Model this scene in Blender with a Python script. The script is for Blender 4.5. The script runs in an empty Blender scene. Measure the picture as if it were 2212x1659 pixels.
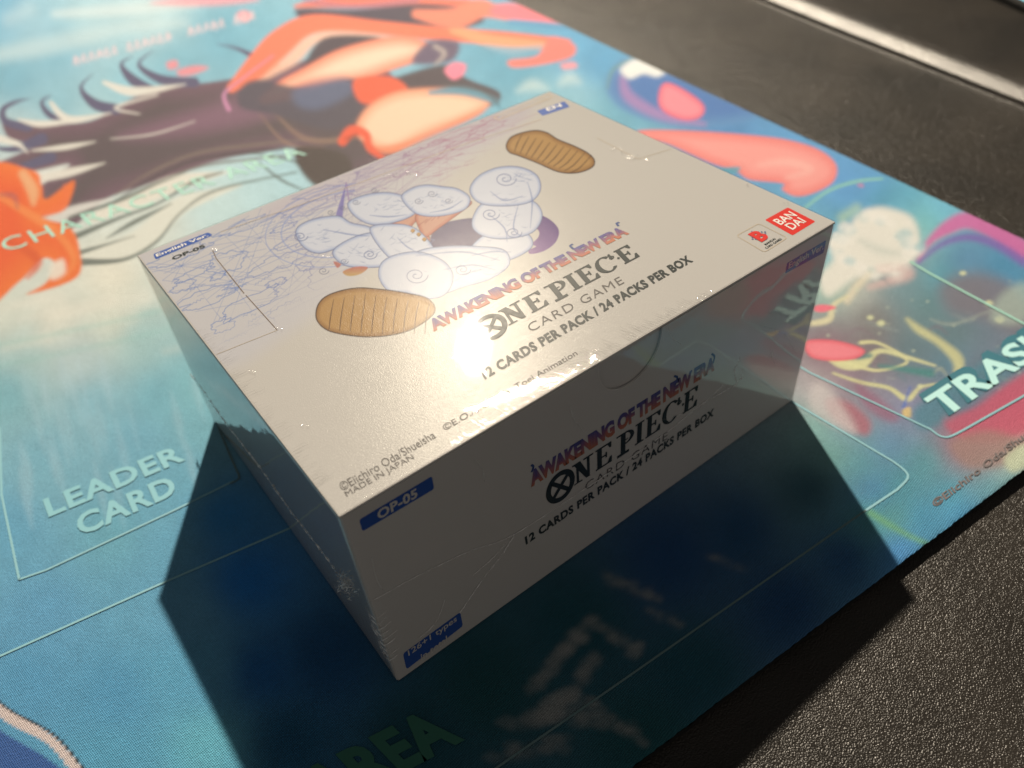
import bpy, math, random
import numpy as np
from mathutils import Matrix, Vector

random.seed(7)
rng = np.random.default_rng(7)
SC = bpy.context.scene
COL = SC.collection

# ------------------------------------------------------------------ place
U = 0.14                                   # long side of the carton in metres
W, H = 0.79867 * U, 0.44381 * U            # depth and height of the carton
MAT_T = 0.0029                             # thickness of the play mat
LEATHER_Z = -MAT_T
# camera: rotation vector, position, focal length in photo pixels
RV = np.array([2.20017634, -0.7816468, 0.24642613])
CAM = np.array([-0.16066001, -0.6648624, 1.24377535]) * U
FPX = 3149.66 / 4032 * 2212
th = np.linalg.norm(RV); k = RV / th
K = np.array([[0, -k[2], k[1]], [k[2], 0, -k[0]], [-k[1], k[0], 0]])
R = np.eye(3) + math.sin(th) * K + (1 - math.cos(th)) * K @ K   # rows: right, down, forward

# ------------------------------------------------------------------ camera, light, exposure
cam_d = bpy.data.cameras.new('camera'); cam = bpy.data.objects.new('camera', cam_d); COL.objects.link(cam)
m = Matrix(((R[0, 0], -R[1, 0], -R[2, 0], CAM[0]), (R[0, 1], -R[1, 1], -R[2, 1], CAM[1]), (R[0, 2], -R[1, 2], -R[2, 2], CAM[2]), (0, 0, 0, 1)))
cam.matrix_world = m
cam_d.sensor_width = 36; cam_d.lens = 36 * FPX / 2212
cam_d.clip_start = 0.005; cam_d.clip_end = 50
cam_d.dof.use_dof = True
foc = np.array([0.50 * U, 0.06 * U, 0.42 * U])
cam_d.dof.focus_distance = float(R[2] @ (foc - CAM))
cam_d.dof.aperture_fstop = cam_d.lens / 2.05
SC.camera = cam

world = bpy.data.worlds.new("World"); SC.world = world; world.use_nodes = True
bg = world.node_tree.nodes['Background']
bg.inputs[1].default_value = 1.0
# dim unseen room; gradient made brighter behind the viewer to lift the carton's front
_nt = world.node_tree; _tc = _nt.nodes.new('ShaderNodeTexCoord'); _dp = _nt.nodes.new('ShaderNodeVectorMath'); _dp.operation = 'DOT_PRODUCT'
_dp.inputs[1].default_value = (-0.35, -0.87, -0.1); _nt.links.new(_tc.outputs['Generated'], _dp.inputs[0])
_cr = _nt.nodes.new('ShaderNodeValToRGB'); _mr = _nt.nodes.new('ShaderNodeMapRange'); _mr.inputs[1].default_value = -1; _mr.inputs[2].default_value = 1
_nt.links.new(_dp.outputs['Value'], _mr.inputs[0]); _nt.links.new(_mr.outputs[0], _cr.inputs[0]); _nt.links.new(_cr.outputs[0], bg.inputs[0])
_cr.color_ramp.elements[0].position = 0.25; _cr.color_ramp.elements[0].color = (0.045, 0.043, 0.040, 1)
_cr.color_ramp.elements[1].position = 0.95; _cr.color_ramp.elements[1].color = (0.325, 0.296, 0.265, 1)

def lamp(name, loc, power, radius, color):
    d = bpy.data.lights.new(name, 'POINT'); d.energy = power; d.shadow_soft_size = radius; d.color = color
    o = bpy.data.objects.new(name, d); o.location = loc; COL.objects.link(o); return o
lamp('lamp', (5.05 * U, 8.1 * U, 9.0 * U), 292.0, 0.0175, (1.0, 0.865, 0.68))

SC.view_settings.view_transform = 'Standard'; SC.view_settings.look = 'None'
SC.view_settings.exposure = 0; SC.view_settings.gamma = 1
SC.cycles.max_bounces = 8; SC.cycles.transparent_max_bounces = 16
SC.cycles.use_denoising = True
SC.cycles.sample_clamp_indirect = 4
SC.cycles.caustics_reflective = False; SC.cycles.caustics_refractive = False

# ------------------------------------------------------------------ photo pixel <-> place
def ray(x, y):
    return R.T @ np.array([(x - 1106) / FPX, (y - 829.5) / FPX, 1.0])
def on(plane, x, y):
    d = ray(x, y)
    ax, val = {'mat': (2, 0.0), 'leather': (2, LEATHER_Z), 'top': (2, H), 'front': (1, 0.0), 'left': (0, 0.0)}[plane]
    return CAM + d * (val - CAM[ax]) / d[ax]
def to_px(X):
    v = (X - CAM) @ R.T
    z = np.maximum(v[..., 2], 0.02)
    return 1106 + FPX * v[..., 0] / z, 829.5 + FPX * v[..., 1] / z
NORM = {'mat': (0, 0, 1), 'leather': (0, 0, 1), 'top': (0, 0, 1), 'front': (0, -1, 0), 'left': (-1, 0, 0)}

def lin(c):
    c = np.asarray(c, float) / 255
    return np.where(c <= 0.04045, c / 12.92, ((c + 0.055) / 1.055) ** 2.4)
LIT = np.array([1.02, 0.90, 0.74])          # colour of the lamp light that the print is seen in
def alb(c, kk=0.80):                       # surface colour of a print seen as c under that light
    return 0.94 * np.clip(lin(c) / LIT * kk, 0.002, 0.86) + 0.005

# ------------------------------------------------------------------ mesh helpers
def tag(o, label=None, cat=None, group=None, kind=None):
    for kx, v in (('label', label), ('category', cat), ('group', group), ('kind', kind)):
        if v: o[kx] = v
    return o
def link(name, me, mat=None, parent=None):
    o = bpy.data.objects.new(name, me); COL.objects.link(o)
    if mat: me.materials.append(mat)
    if parent: o.parent = parent
    return o
def empty(name, loc=(0, 0, 0)):
    o = bpy.data.objects.new(name, None); o.location = loc; o.empty_display_size = 0.02; COL.objects.link(o); return o
def mesh(name, verts, faces):
    me = bpy.data.meshes.new(name); me.from_pydata([tuple(map(float, v)) for v in verts], [], faces); me.update(); return me
def grid_mesh(name, V, colors=None, keep=None, smooth=True):
    ny, nx = V.shape[:2]
    idx = np.arange(nx * ny).reshape(ny, nx)
    q = np.stack([idx[:-1, :-1], idx[:-1, 1:], idx[1:, 1:], idx[1:, :-1]], -1).reshape(-1, 4)
    if keep is not None: q = q[keep.reshape(-1)]
    me = bpy.data.meshes.new(name)
    me.vertices.add(nx * ny); me.vertices.foreach_set('co', V.reshape(-1).astype(np.float32))
    me.loops.add(len(q) * 4); me.loops.foreach_set('vertex_index', q.reshape(-1).astype(np.int32))
    me.polygons.add(len(q)); me.polygons.foreach_set('loop_start', (np.arange(len(q)) * 4).astype(np.int32))
    me.update(calc_edges=True)
    if smooth: me.polygons.foreach_set('use_smooth', np.ones(len(q), bool))
    if colors is not None:
        ca = me.color_attributes.new('print', 'FLOAT_COLOR', 'POINT')
        c4 = np.ones((nx * ny, 4), np.float32); c4[:, :3] = colors.reshape(-1, 3)
        ca.data.foreach_set('color', c4.reshape(-1))
    me.validate(); me.update()
    return me
def catmull(P, n=8, closed=False):
    P = np.asarray(P, float); N = len(P); out = []
    rngi = range(N) if closed else range(N - 1)
    for i in rngi:
        if closed: a, b, c, d = P[i - 1], P[i], P[(i + 1) % N], P[(i + 2) % N]
        else: a, b, c, d = P[max(i - 1, 0)], P[i], P[i + 1], P[min(i + 2, N - 1)]
        for t in np.linspace(0, 1, n, endpoint=False):
            out.append(0.5 * ((2 * b) + (-a + c) * t + (2 * a - 5 * b + 4 * c - d) * t * t + (-a + 3 * b - 3 * c + d) * t ** 3))
    if not closed: out.append(P[-1])
    return np.array(out)

def sn(X, Y, seed, n=7):
    """smooth pseudo noise from sums of sines, about -1..1"""
    r = np.random.default_rng(seed); o = 0
    for i in range(n):
        a = r.uniform(0, 6.28); f = r.uniform(0.5, 1.6); p = r.uniform(0, 6.28)
        o = o + np.sin((X * math.cos(a) + Y * math.sin(a)) * f * 6.28 + p + 1.3 * np.sin((X * math.sin(a) - Y * math.cos(a)) * f * 4 + p * 2))
    return o / n * 1.7

# ------------------------------------------------------------------ painter: prints soft coloured shapes onto vertex colours
class Painter:
    def __init__(s, V, base):
        s.shape = V.shape[:2]
        px, py = to_px(V); s.x = px.ravel(); s.y = py.ravel(); s.C = base.reshape(-1, 3).copy()
    def _sub(s, P, pad):
        return np.nonzero((s.x > P[:, 0].min() - pad) & (s.x < P[:, 0].max() + pad) & (s.y > P[:, 1].min() - pad) & (s.y < P[:, 1].max() + pad))[0]
    def _dist(s, idx, P, closed, widths=None):
        x, y = s.x[idx], s.y[idx]; best = np.full(len(idx), 1e9); inside = np.zeros(len(idx), bool)
        n = len(P)
        for i in range(n if closed else n - 1):
            a, b = P[i], P[(i + 1) % n]; dx, dy = b - a; L2 = dx * dx + dy * dy + 1e-9
            t = np.clip(((x - a[0]) * dx + (y - a[1]) * dy) / L2, 0, 1)
            d = np.hypot(x - a[0] - t * dx, y - a[1] - t * dy)
            if widths is not None: d = d - (widths[i] + (widths[(i + 1) % n] - widths[i]) * t)
            best = np.minimum(best, d)
            if closed:
                c = ((a[1] > y) != (b[1] > y)) & (x < a[0] + (y - a[1]) * dx / (dy if abs(dy) > 1e-9 else 1e-9))
                inside ^= c
        return best, inside
    def mix(s, idx, m, col):
        m = m[:, None]; s.C[idx] = s.C[idx] * (1 - m) + np.asarray(col) * m
    def blob(s, P, col, soft=4, a=1.0, col2=None, d2=None, curve=True, inner=None, inw=20):
        P = catmull(P, 6, True) if curve else np.asarray(P, float)
        idx = s._sub(P, soft * 2)
        if len(idx) == 0: return
        d, ins = s._dist(idx, P, True); sd = np.where(ins, -d, d)
        m = np.clip(0.5 - sd / (2 * soft), 0, 1); m = m * m * (3 - 2 * m) * a
        c = np.broadcast_to(alb(col), (len(idx), 3))
        if col2 is not None:
            (x0, y0), (x1, y1) = d2; t = ((s.x[idx] - x0) * (x1 - x0) + (s.y[idx] - y0) * (y1 - y0)) / ((x1 - x0) ** 2 + (y1 - y0) ** 2)
            t = np.clip(t, 0, 1)[:, None]; c = c * (1 - t) + alb(col2) * t
        if inner is not None:                       # rim colour = col, centre colour = inner
            t = np.clip(-sd / inw, 0, 1)[:, None]; c = c * (1 - t) + alb(inner) * t
        s.mix(idx, m, c)
    def stroke(s, P, w, col, soft=2, a=1.0, curve=True, closed=False):
        P = np.asarray(P, float); w = np.asarray(w, float) if np.ndim(w) else np.full(len(P), float(w))
        if curve:
            Q = catmull(np.column_stack([P, w]), 6, closed); P, w = Q[:, :2], np.maximum(Q[:, 2], 0)
        idx = s._sub(P, w.max() + soft * 2)
        if len(idx) == 0: return
        d, _ = s._dist(idx, P, closed, w / 2)
        m = np.clip(0.5 - d / (2 * soft), 0, 1); m = m * m * (3 - 2 * m) * a
        s.mix(idx, m, alb(col))

def field(x, y, pts, p=3.4, eps=48):
    num = np.zeros(x.shape + (3,)); den = np.zeros(x.shape)
    for px, py, c in pts:
        w = 1 / ((x - px) ** 2 + (y - py) ** 2 + eps ** 2) ** (p / 2)
        num += w[..., None] * alb(c); den += w
    return num / den[..., None]

# ------------------------------------------------------------------ materials
def mat(name):
    mt = bpy.data.materials.new(name); mt.use_nodes = True
    nt = mt.node_tree; return mt, nt, nt.nodes['Principled BSDF']
def node(nt, t, **kw):
    n = nt.nodes.new(t)
    for k_, v in kw.items():
        if isinstance(k_, str) and hasattr(n, k_) and not k_.startswith('i_'): setattr(n, k_, v)
    return n
def simple(name, rgb, rough=0.45, spec=0.12):
    mt, nt, b = mat(name)
    b.inputs['Base Color'].default_value = (*[float(v) for v in rgb], 1); b.inputs['Roughness'].default_value = rough
    b.inputs['Specular IOR Level'].default_value = spec
    tc = node(nt, 'ShaderNodeTexCoord'); nz = node(nt, 'ShaderNodeTexNoise'); nz.inputs['Scale'].default_value = 900
    nt.links.new(tc.outputs['Object'], nz.inputs['Vector'])
    mr = node(nt, 'ShaderNodeMapRange'); mr.inputs[3].default_value = rough - 0.06; mr.inputs[4].default_value = rough + 0.06
    nt.links.new(nz.outputs['Fac'], mr.inputs[0]); nt.links.new(mr.outputs[0], b.inputs['Roughness'])
    return mt

# cloth print of the play mat: knitted polyester over rubber
def cloth_material():
    mt, nt, b = mat('printed_cloth'); L = nt.links.new
    tc = node(nt, 'ShaderNodeTexCoord')
    at = node(nt, 'ShaderNodeAttribute', attribute_name='print')
    mp = node(nt, 'ShaderNodeMapping'); mp.inputs['Rotation'].default_value = (0, 0, math.radians(-10)); L(tc.outputs['Object'], mp.inputs[0])
    w1 = node(nt, 'ShaderNodeTexWave', bands_direction='X'); w1.inputs['Scale'].default_value = 820 ; w1.inputs['Distortion'].default_value = 3.0; w1.inputs['Detail'].default_value = 2; w1.inputs['Detail Scale'].default_value = 1.2
    w2 = node(nt, 'ShaderNodeTexWave', bands_direction='Y'); w2.inputs['Scale'].default_value = 620; w2.inputs['Distortion'].default_value = 3.0; w2.inputs['Detail'].default_value = 2
    L(mp.outputs[0], w1.inputs[0]); L(mp.outputs[0], w2.inputs[0])
    mul = node(nt, 'ShaderNodeMath', operation='MULTIPLY'); L(w1.outputs['Fac'], mul.inputs[0]); L(w2.outputs['Fac'], mul.inputs[1])
    nz = node(nt, 'ShaderNodeTexNoise'); nz.inputs['Scale'].default_value = 1500; nz.inputs['Detail'].default_value = 3; L(tc.outputs['Object'], nz.inputs[0])
    ad = node(nt, 'ShaderNodeMath', operation='ADD'); L(mul.outputs[0], ad.inputs[0]); L(nz.outputs['Fac'], ad.inputs[1])
    bp = node(nt, 'ShaderNodeBump'); bp.inputs['Strength'].default_value = 0.75; bp.inputs['Distance'].default_value = 0.00022
    L(ad.outputs[0], bp.inputs['Height']); L(bp.outputs[0], b.inputs['Normal'])
    # thread colour variation
    mr = node(nt, 'ShaderNodeMapRange'); mr.inputs[1].default_value = 0.3; mr.inputs[2].default_value = 1.4; mr.inputs[3].default_value = 0.70; mr.inputs[4].default_value = 1.25
    L(ad.outputs[0], mr.inputs[0])
    vm = node(nt, 'ShaderNodeVectorMath', operation='SCALE'); L(at.outputs['Color'], vm.inputs[0]); L(mr.outputs[0], vm.inputs['Scale'])
    L(vm.outputs[0], b.inputs['Base Color'])
    b.inputs['Roughness'].default_value = 0.42; b.inputs['Specular IOR Level'].default_value = 0.13
    b.inputs['Sheen Weight'].default_value = 0.06
    return mt
def leather_material(name='black_leather', smooth=1.0, spec=0.25):
    mt, nt, b = mat(name); L = nt.links.new
    tc = node(nt, 'ShaderNodeTexCoord')
    nz = node(nt, 'ShaderNodeTexNoise'); nz.inputs['Scale'].default_value = 420; L(tc.outputs['Object'], nz.inputs[0])
    mx = node(nt, 'ShaderNodeMixRGB'); mx.inputs[0].default_value = 0.0011; L(tc.outputs['Object'], mx.inputs[1]); L(nz.outputs['Color'], mx.inputs[2])
    v = node(nt, 'ShaderNodeTexVoronoi', feature='SMOOTH_F1'); v.inputs['Scale'].default_value = 2500; v.inputs['Smoothness'].default_value = 0.5
    L(mx.outputs[0], v.inputs['Vector'])
    n2 = node(nt, 'ShaderNodeTexNoise'); n2.inputs['Scale'].default_value = 2600; n2.inputs['Detail'].default_value = 2; L(tc.outputs['Object'], n2.inputs[0])
    ad = node(nt, 'ShaderNodeMath', operation='MULTIPLY_ADD'); L(n2.outputs['Fac'], ad.inputs[0]); ad.inputs[1].default_value = -0.6; L(v.outputs['Distance'], ad.inputs[2])
    bp = node(nt, 'ShaderNodeBump', invert=True); bp.inputs['Strength'].default_value = smooth; bp.inputs['Distance'].default_value = 0.00017
    L(ad.outputs[0], bp.inputs['Height']); L(bp.outputs[0], b.inputs['Normal'])
    n3 = node(nt, 'ShaderNodeTexNoise'); n3.inputs['Scale'].default_value = 26; n3.inputs['Detail'].default_value = 5; L(tc.outputs['Object'], n3.inputs[0])
    cr = node(nt, 'ShaderNodeValToRGB'); cr.color_ramp.elements[0].color = (0.011, 0.010, 0.009, 1); cr.color_ramp.elements[1].color = (0.026, 0.023, 0.020, 1)
    cr.color_ramp.elements[0].position = 0.3; cr.color_ramp.elements[1].position = 0.7
    L(n3.outputs['Fac'], cr.inputs[0]); L(cr.outputs[0], b.inputs['Base Color'])
    mr = node(nt, 'ShaderNodeMapRange'); mr.inputs[1].default_value = 0.3; mr.inputs[2].default_value = 0.7; mr.inputs[3].default_value = 0.34; mr.inputs[4].default_value = 0.28
    L(n3.outputs['Fac'], mr.inputs[0]); L(mr.outputs[0], b.inputs['Roughness'])
    b.inputs['Specular IOR Level'].default_value = spec
    return mt
def card_material(name, attr=True, rgb=(0.52, 0.505, 0.49)):
    mt, nt, b = mat(name); L = nt.links.new
    tc = node(nt, 'ShaderNodeTexCoord')
    if attr:
        at = node(nt, 'ShaderNodeAttribute', attribute_name='print'); L(at.outputs['Color'], b.inputs['Base Color'])
    else:
        b.inputs['Base Color'].default_value = (*rgb, 1)
    nz = node(nt, 'ShaderNodeTexNoise'); nz.inputs['Scale'].default_value = 4200; nz.inputs['Detail'].default_value = 2; L(tc.outputs['Object'], nz.inputs[0])
    bp = node(nt, 'ShaderNodeBump'); bp.inputs['Strength'].default_value = 0.4; bp.inputs['Distance'].default_value = 0.00009
    L(nz.outputs['Fac'], bp.inputs['Height']); L(bp.outputs[0], b.inputs['Normal'])
    b.inputs['Roughness'].default_value = 0.23; b.inputs['Specular IOR Level'].default_value = 0.07
    b.inputs['Specular Tint'].default_value = (1, 0.97, 0.9, 1)
    return mt
# clear shrink film: nearly all light passes, the rest is mirrored; crinkled along the front top edge
def film_material():
    mt = bpy.data.materials.new('clear_film'); mt.use_nodes = True; nt = mt.node_tree; L = nt.links.new
    nt.nodes.remove(nt.nodes['Principled BSDF']); out = nt.nodes['Material Output']
    tc = node(nt, 'ShaderNodeTexCoord'); sp = node(nt, 'ShaderNodeSeparateXYZ'); L(tc.outputs['Object'], sp.inputs[0])
    def math_(op, a, b_=None, clamp=False):
        n = node(nt, 'ShaderNodeMath', operation=op, use_clamp=clamp)
        for i, q in enumerate((a, b_)):
            if q is None: continue
            if isinstance(q, (int, float)): n.inputs[i].default_value = q
            else: L(q, n.inputs[i])
        return n.outputs[0]
    # ridge mask on the top: strong at y=0, fading within 11 mm, wavering along x
    n1 = node(nt, 'ShaderNodeTexNoise', noise_dimensions='1D'); n1.inputs['Scale'].default_value = 60; L(sp.outputs['X'], n1.inputs['W'])
    reach = math_('MULTIPLY', n1.outputs['Fac'], 0.013)
    my = math_('SUBTRACT', 1.0, math_('DIVIDE', sp.outputs['Y'], reach), True)
    xm = node(nt, 'ShaderNodeMapRange', interpolation_type='SMOOTHSTEP'); L(sp.outputs['X'], xm.inputs[0])
    xm.inputs[1].default_value = 0.100; xm.inputs[2].default_value = 0.07; xm.inputs[3].default_value = 0.12; xm.inputs[4].default_value = 1
    top_only = math_('GREATER_THAN', sp.outputs['Z'], H - 0.001)
    ridge_mask = math_('MULTIPLY', math_('MULTIPLY', my, xm.outputs[0]), top_only)
    sk = math_('MULTIPLY_ADD', sp.outputs['Y'], 0.55); nt.nodes[-1].inputs[2].default_value = 0.0
    L(sp.outputs['X'], nt.nodes[-1].inputs[2])
    cmb = node(nt, 'ShaderNodeCombineXYZ'); L(math_('MULTIPLY', sk, 1.0), cmb.inputs[0]); L(math_('MULTIPLY', sp.outputs['Y'], 0.10), cmb.inputs[1])
    n2 = node(nt, 'ShaderNodeTexNoise'); n2.inputs['Scale'].default_value = 1050; n2.inputs['Detail'].default_value = 1.5; n2.inputs['Roughness'].default_value = 0.6; L(cmb.outputs[0], n2.inputs['Vector'])
    ridges = math_('MULTIPLY', n2.outputs['Fac'], math_('MULTIPLY', ridge_mask, 0.00030))
    # slow waviness everywhere
    n3 = node(nt, 'ShaderNodeTexNoise'); n3.inputs['Scale'].default_value = 38; n3.inputs['Detail'].default_value = 2; L(tc.outputs['Object'], n3.inputs['Vector'])
    wav = math_('MULTIPLY', n3.outputs['Fac'], math_('SUBTRACT', 0.00028, math_('MULTIPLY', top_only, 0.00021)))
    n4 = node(nt, 'ShaderNodeTexNoise'); n4.inputs['Scale'].default_value = 3600; n4.inputs['Detail'].default_value = 2; L(tc.outputs['Object'], n4.inputs['Vector'])
    gr = math_('MULTIPLY', n4.outputs['Fac'], math_('MULTIPLY', top_only, 0.0000042))
    lip = math_('MULTIPLY', math_('MULTIPLY', ridge_mask, ridge_mask), math_('MULTIPLY', n1.outputs['Fac'], 0.0007))
    hgt = math_('ADD', math_('ADD', math_('ADD', ridges, wav), gr), lip)
    bp = node(nt, 'ShaderNodeBump'); bp.inputs['Strength'].default_value = 1.0; bp.inputs['Distance'].default_value = 1.0; L(hgt, bp.inputs['Height'])
    gl = node(nt, 'ShaderNodeBsdfGlossy'); gl.inputs['Roughness'].default_value = 0.018; L(bp.outputs[0], gl.inputs['Normal'])
    tr = node(nt, 'ShaderNodeBsdfTransparent'); tr.inputs[0].default_value = (0.97, 0.97, 0.97, 1)
    lw_ = node(nt, 'ShaderNodeLayerWeight'); lw_.inputs[0].default_value = 0.5
    fac = math_('ADD', 0.065, math_('MULTIPLY', math_('POWER', lw_.outputs['Facing'], 4.5), 0.935), True)
    mx = node(nt, 'ShaderNodeMixShader'); L(fac, mx.inputs[0]); L(tr.outputs[0], mx.inputs[1]); L(gl.outputs[0], mx.inputs[2])
    L(mx.outputs[0], out.inputs[0])
    return mt
def seam_material():
    mt = bpy.data.materials.new('gathered_film'); mt.use_nodes = True; nt = mt.node_tree; L = nt.links.new
    b = nt.nodes['Principled BSDF']; out = nt.nodes['Material Output']
    b.inputs['Base Color'].default_value = (0.8, 0.8, 0.8, 1); b.inputs['Roughness'].default_value = 0.12
    tr = node(nt, 'ShaderNodeBsdfTransparent'); mx = node(nt, 'ShaderNodeMixShader')
    tc = node(nt, 'ShaderNodeTexCoord'); nz = node(nt, 'ShaderNodeTexNoise'); nz.inputs['Scale'].default_value = 500; L(tc.outputs['Object'], nz.inputs[0])
    mr = node(nt, 'ShaderNodeMapRange'); mr.inputs[1].default_value = 0.4; mr.inputs[2].default_value = 0.65; mr.inputs[3].default_value = 0.10; mr.inputs[4].default_value = 0.75
    L(nz.outputs['Fac'], mr.inputs[0]); L(mr.outputs[0], mx.inputs[0]); L(tr.outputs[0], mx.inputs[1]); L(b.outputs[0], mx.inputs[2]); L(mx.outputs[0], out.inputs[0])
    return mt

M_CLOTH = cloth_material(); M_LEATHER = leather_material()
M_CARD = card_material('printed_card'); M_PLAIN = card_material('plain_card', False)
M_FILM = film_material(); M_SEAM = seam_material()
M_BLACK = simple('black_ink', (0.022, 0.03, 0.032), 0.4); M_GREYINK = simple('grey_ink', (0.09, 0.085, 0.085))
M_BLUE = simple('blue_ink', (0.030, 0.085, 0.34)); M_WHITE = simple('white_ink', (0.72, 0.71, 0.69)); M_RED = simple('red_ink', (0.55, 0.028, 0.022))
M_SILVER = simple('silver_ink', (0.58, 0.56, 0.53)); M_TAN = simple('tan_ink', (0.42, 0.36, 0.28)); M_NAVY = simple('navy_ink', (0.04, 0.07, 0.2)); M_SLIT = simple('cut_edge', (0.16, 0.13, 0.11), 0.7)
M_PALE = simple('pale_cloth_print', alb((128, 176, 175)), 0.6, 0.3); M_LINE = simple('line_cloth_print', alb((134, 176, 174)), 0.6, 0.3)
M_MINT = simple('mint_cloth_print', alb((178, 215, 200)), 0.6, 0.3); M_BROWNPRINT = simple('brown_cloth_print', alb((110, 98, 92)), 0.6, 0.3)
M_RUBBER = simple('black_rubber', (0.008, 0.008, 0.008), 0.8, 0.2); M_AREA = simple('green_cloth_print', alb((40, 96, 74)), 0.6, 0.3)
M_LINE_SHADED = simple('shaded_line_print', alb((96, 118, 112)), 0.6, 0.3); M_GLOW = simple('teal_cloth_print', alb((44, 104, 112)), 0.6, 0.3)  # darker copy of the line print: carton's shadow painted into its colour
M_SAGE = simple('sage_cloth_print', alb((150, 190, 165)), 0.6, 0.3)
def gradient_ink():
    mt, nt, b = mat('sunset_ink'); at = node(nt, 'ShaderNodeAttribute', attribute_name='print'); nt.links.new(at.outputs['Color'], b.inputs['Base Color'])
    b.inputs['Roughness'].default_value = 0.4; b.inputs['Specular IOR Level'].default_value = 0.12; return mt
M_SUNSET = gradient_ink()

# ------------------------------------------------------------------ flat print: lettering, badges, lines
def frame3(plane, bl, br, tl, lift):
    o, x, y = on(plane, *bl), on(plane, *br), on(plane, *tl)
    return o + np.array(NORM[plane]) * lift, x - o, y - o
def text_shape(s, bold=0.0, spacing=1.0):
    cu = bpy.data.curves.new('lettering', 'FONT'); cu.body = s; cu.size = 1; cu.offset = bold; cu.space_character = spacing; cu.resolution_u = 3; cu.space_line = 0.9
    o = bpy.data.objects.new('lettering', cu); COL.objects.link(o)
    dg = bpy.context.evaluated_depsgraph_get(); me = bpy.data.meshes.new_from_object(o.evaluated_get(dg))
    v = np.array([q.co[:2] for q in me.vertices]); f = [tuple(p.vertices) for p in me.polygons]
    bpy.data.objects.remove(o); bpy.data.curves.remove(cu); bpy.data.meshes.remove(me)
    v = v - v.min(0); return v / v.max(0), f
def lettering(name, s, plane, bl, br, tl, material, parent, bold=0.0, spacing=1.0, lift=0.00006, shear=0.0, grad=None):
    v, f = text_shape(s, bold, spacing); O, X, Y = frame3(plane, bl, br, tl, lift)
    P = O + np.outer(v[:, 0] + shear * v[:, 1], X) + np.outer(v[:, 1], Y)
    me = mesh(name, P, f)
    if grad is not None: vcol(me, grad(v[:, 0], v[:, 1]))
    return link(name, me, material, parent)
def vcol(me, c):
    ca = me.color_attributes.new('print', 'FLOAT_COLOR', 'POINT'); c4 = np.ones((len(c), 4), np.float32); c4[:, :3] = c; ca.data.foreach_set('color', c4.reshape(-1))
def rrect(p4, r=0.12, n=5):
    """rounded quad in pixel coords: tl,tr,br,bl -> polygon"""
    p4 = np.asarray(p4, float); out = []
    for i in range(4):
        a, b, c = p4[i - 1], p4[i], p4[(i + 1) % 4]
        la = min(np.linalg.norm(a - b), np.linalg.norm(c - b)) * r
        s, e = b + (a - b) / np.linalg.norm(a - b) * la, b + (c - b) / np.linalg.norm(c - b) * la
        for t in np.linspace(0, 1, n): out.append((1 - t) ** 2 * s + 2 * t * (1 - t) * b + t * t * e)
    return np.array(out)
def patch(name, plane, poly, material, parent, lift=0.00003):
    P = [on(plane, *q) + np.array(NORM[plane]) * lift for q in poly]
    return link(name, mesh(name, P, [tuple(range(len(P)))]), material, parent)
def line(name, plane, pts, width, material, parent, lift=0.00005, closed=False, curve=False):
    pts = catmull(pts, 8, closed) if curve else np.asarray(pts, float)
    if plane == 'top':                        # short pieces, so that they follow the bowed panel
        q_ = []
        for a, b in zip(pts[:-1], pts[1:]):
            m_ = max(1, int(np.hypot(*(np.array(b) - np.array(a))) / 14)); q_ += [np.array(a) + (np.array(b) - np.array(a)) * t for t in np.arange(m_) / m_]
        pts = np.array(q_ + [np.array(pts[-1])])
    P = np.array([on(plane, *q) for q in pts]); N = np.array(NORM[plane], float); P = P + N * lift; n = len(P); vs = []; fs = []
    for i in range(n):
        a = P[i - 1] if (i > 0 or closed) else P[i]; b = P[(i + 1) % n] if (i < n - 1 or closed) else P[i]
        t = b - a; t /= np.linalg.norm(t) + 1e-12; s = np.cross(N, t) * width / 2; vs += [P[i] - s, P[i] + s]
    for i in range(n if closed else n - 1):
        j = (i + 1) % n; fs.append((2 * i, 2 * j, 2 * j + 1, 2 * i + 1))
    return link(name, mesh(name, vs, fs), material, parent)

# ------------------------------------------------------------------ the table top: black leather with a raised seam
rA, rB = on('leather', 1652, 6), on('leather', 2212, 232)       # foot of the raised edge
rd = (rB - rA)[:2]; rd /= np.linalg.norm(rd); rn = np.array([-rd[1], rd[0]]);
if rn[0] < 0: rn = -rn
def leather_height(X, Y):
    u = (X - rA[0]) * rn[0] + (Y - rA[1]) * rn[1]
    sl = 0.56; z = 0.0012 * np.clip(u / 0.0012, 0, 1) + sl * 0.5 * ((u + 0.0) - (np.sqrt((u - 0.0082) ** 2 + 0.003 ** 2) - np.sqrt(0.0082 ** 2 + 0.003 ** 2)))
    z = np.where(u < 0, 0, z) - 0.0006 * np.exp(-((u + 0.001) / 0.0016) ** 2)
    return z + 0.00025 * sn(X * 9, Y * 9, 3)
us = np.concatenate([np.linspace(-1.1, -0.02, 90), np.linspace(-0.019, 0.03, 150), np.linspace(0.034, 0.9, 50)])
vs_ = np.linspace(-1.0, 1.3, 160)
UU, VV = np.meshgrid(us, vs_)
X = rA[0] + UU * rn[0] + VV * -rd[0]; Y = rA[1] + UU * rn[1] + VV * -rd[1]
G = np.stack([X, Y, LEATHER_Z + leather_height(X, Y)], -1)
tbl = link('table_top', grid_mesh('table_top', G), M_LEATHER); tag(tbl, kind='structure')
if tbl.data.polygons[0].normal.z < 0: tbl.data.flip_normals()
# the grain is pulled smooth where the leather is stretched over the raised edge
tbl.data.materials.append(leather_material('stretched_leather', 0.55, 0.34))
nu_ = len(us) - 1; mid = (us[:-1] + us[1:]) / 2; slot = np.tile(((mid > 0) & (mid < 0.0098)).astype(np.int32), len(vs_) - 1)
tbl.data.polygons.foreach_set('material_index', slot); tbl.data.update()

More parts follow.
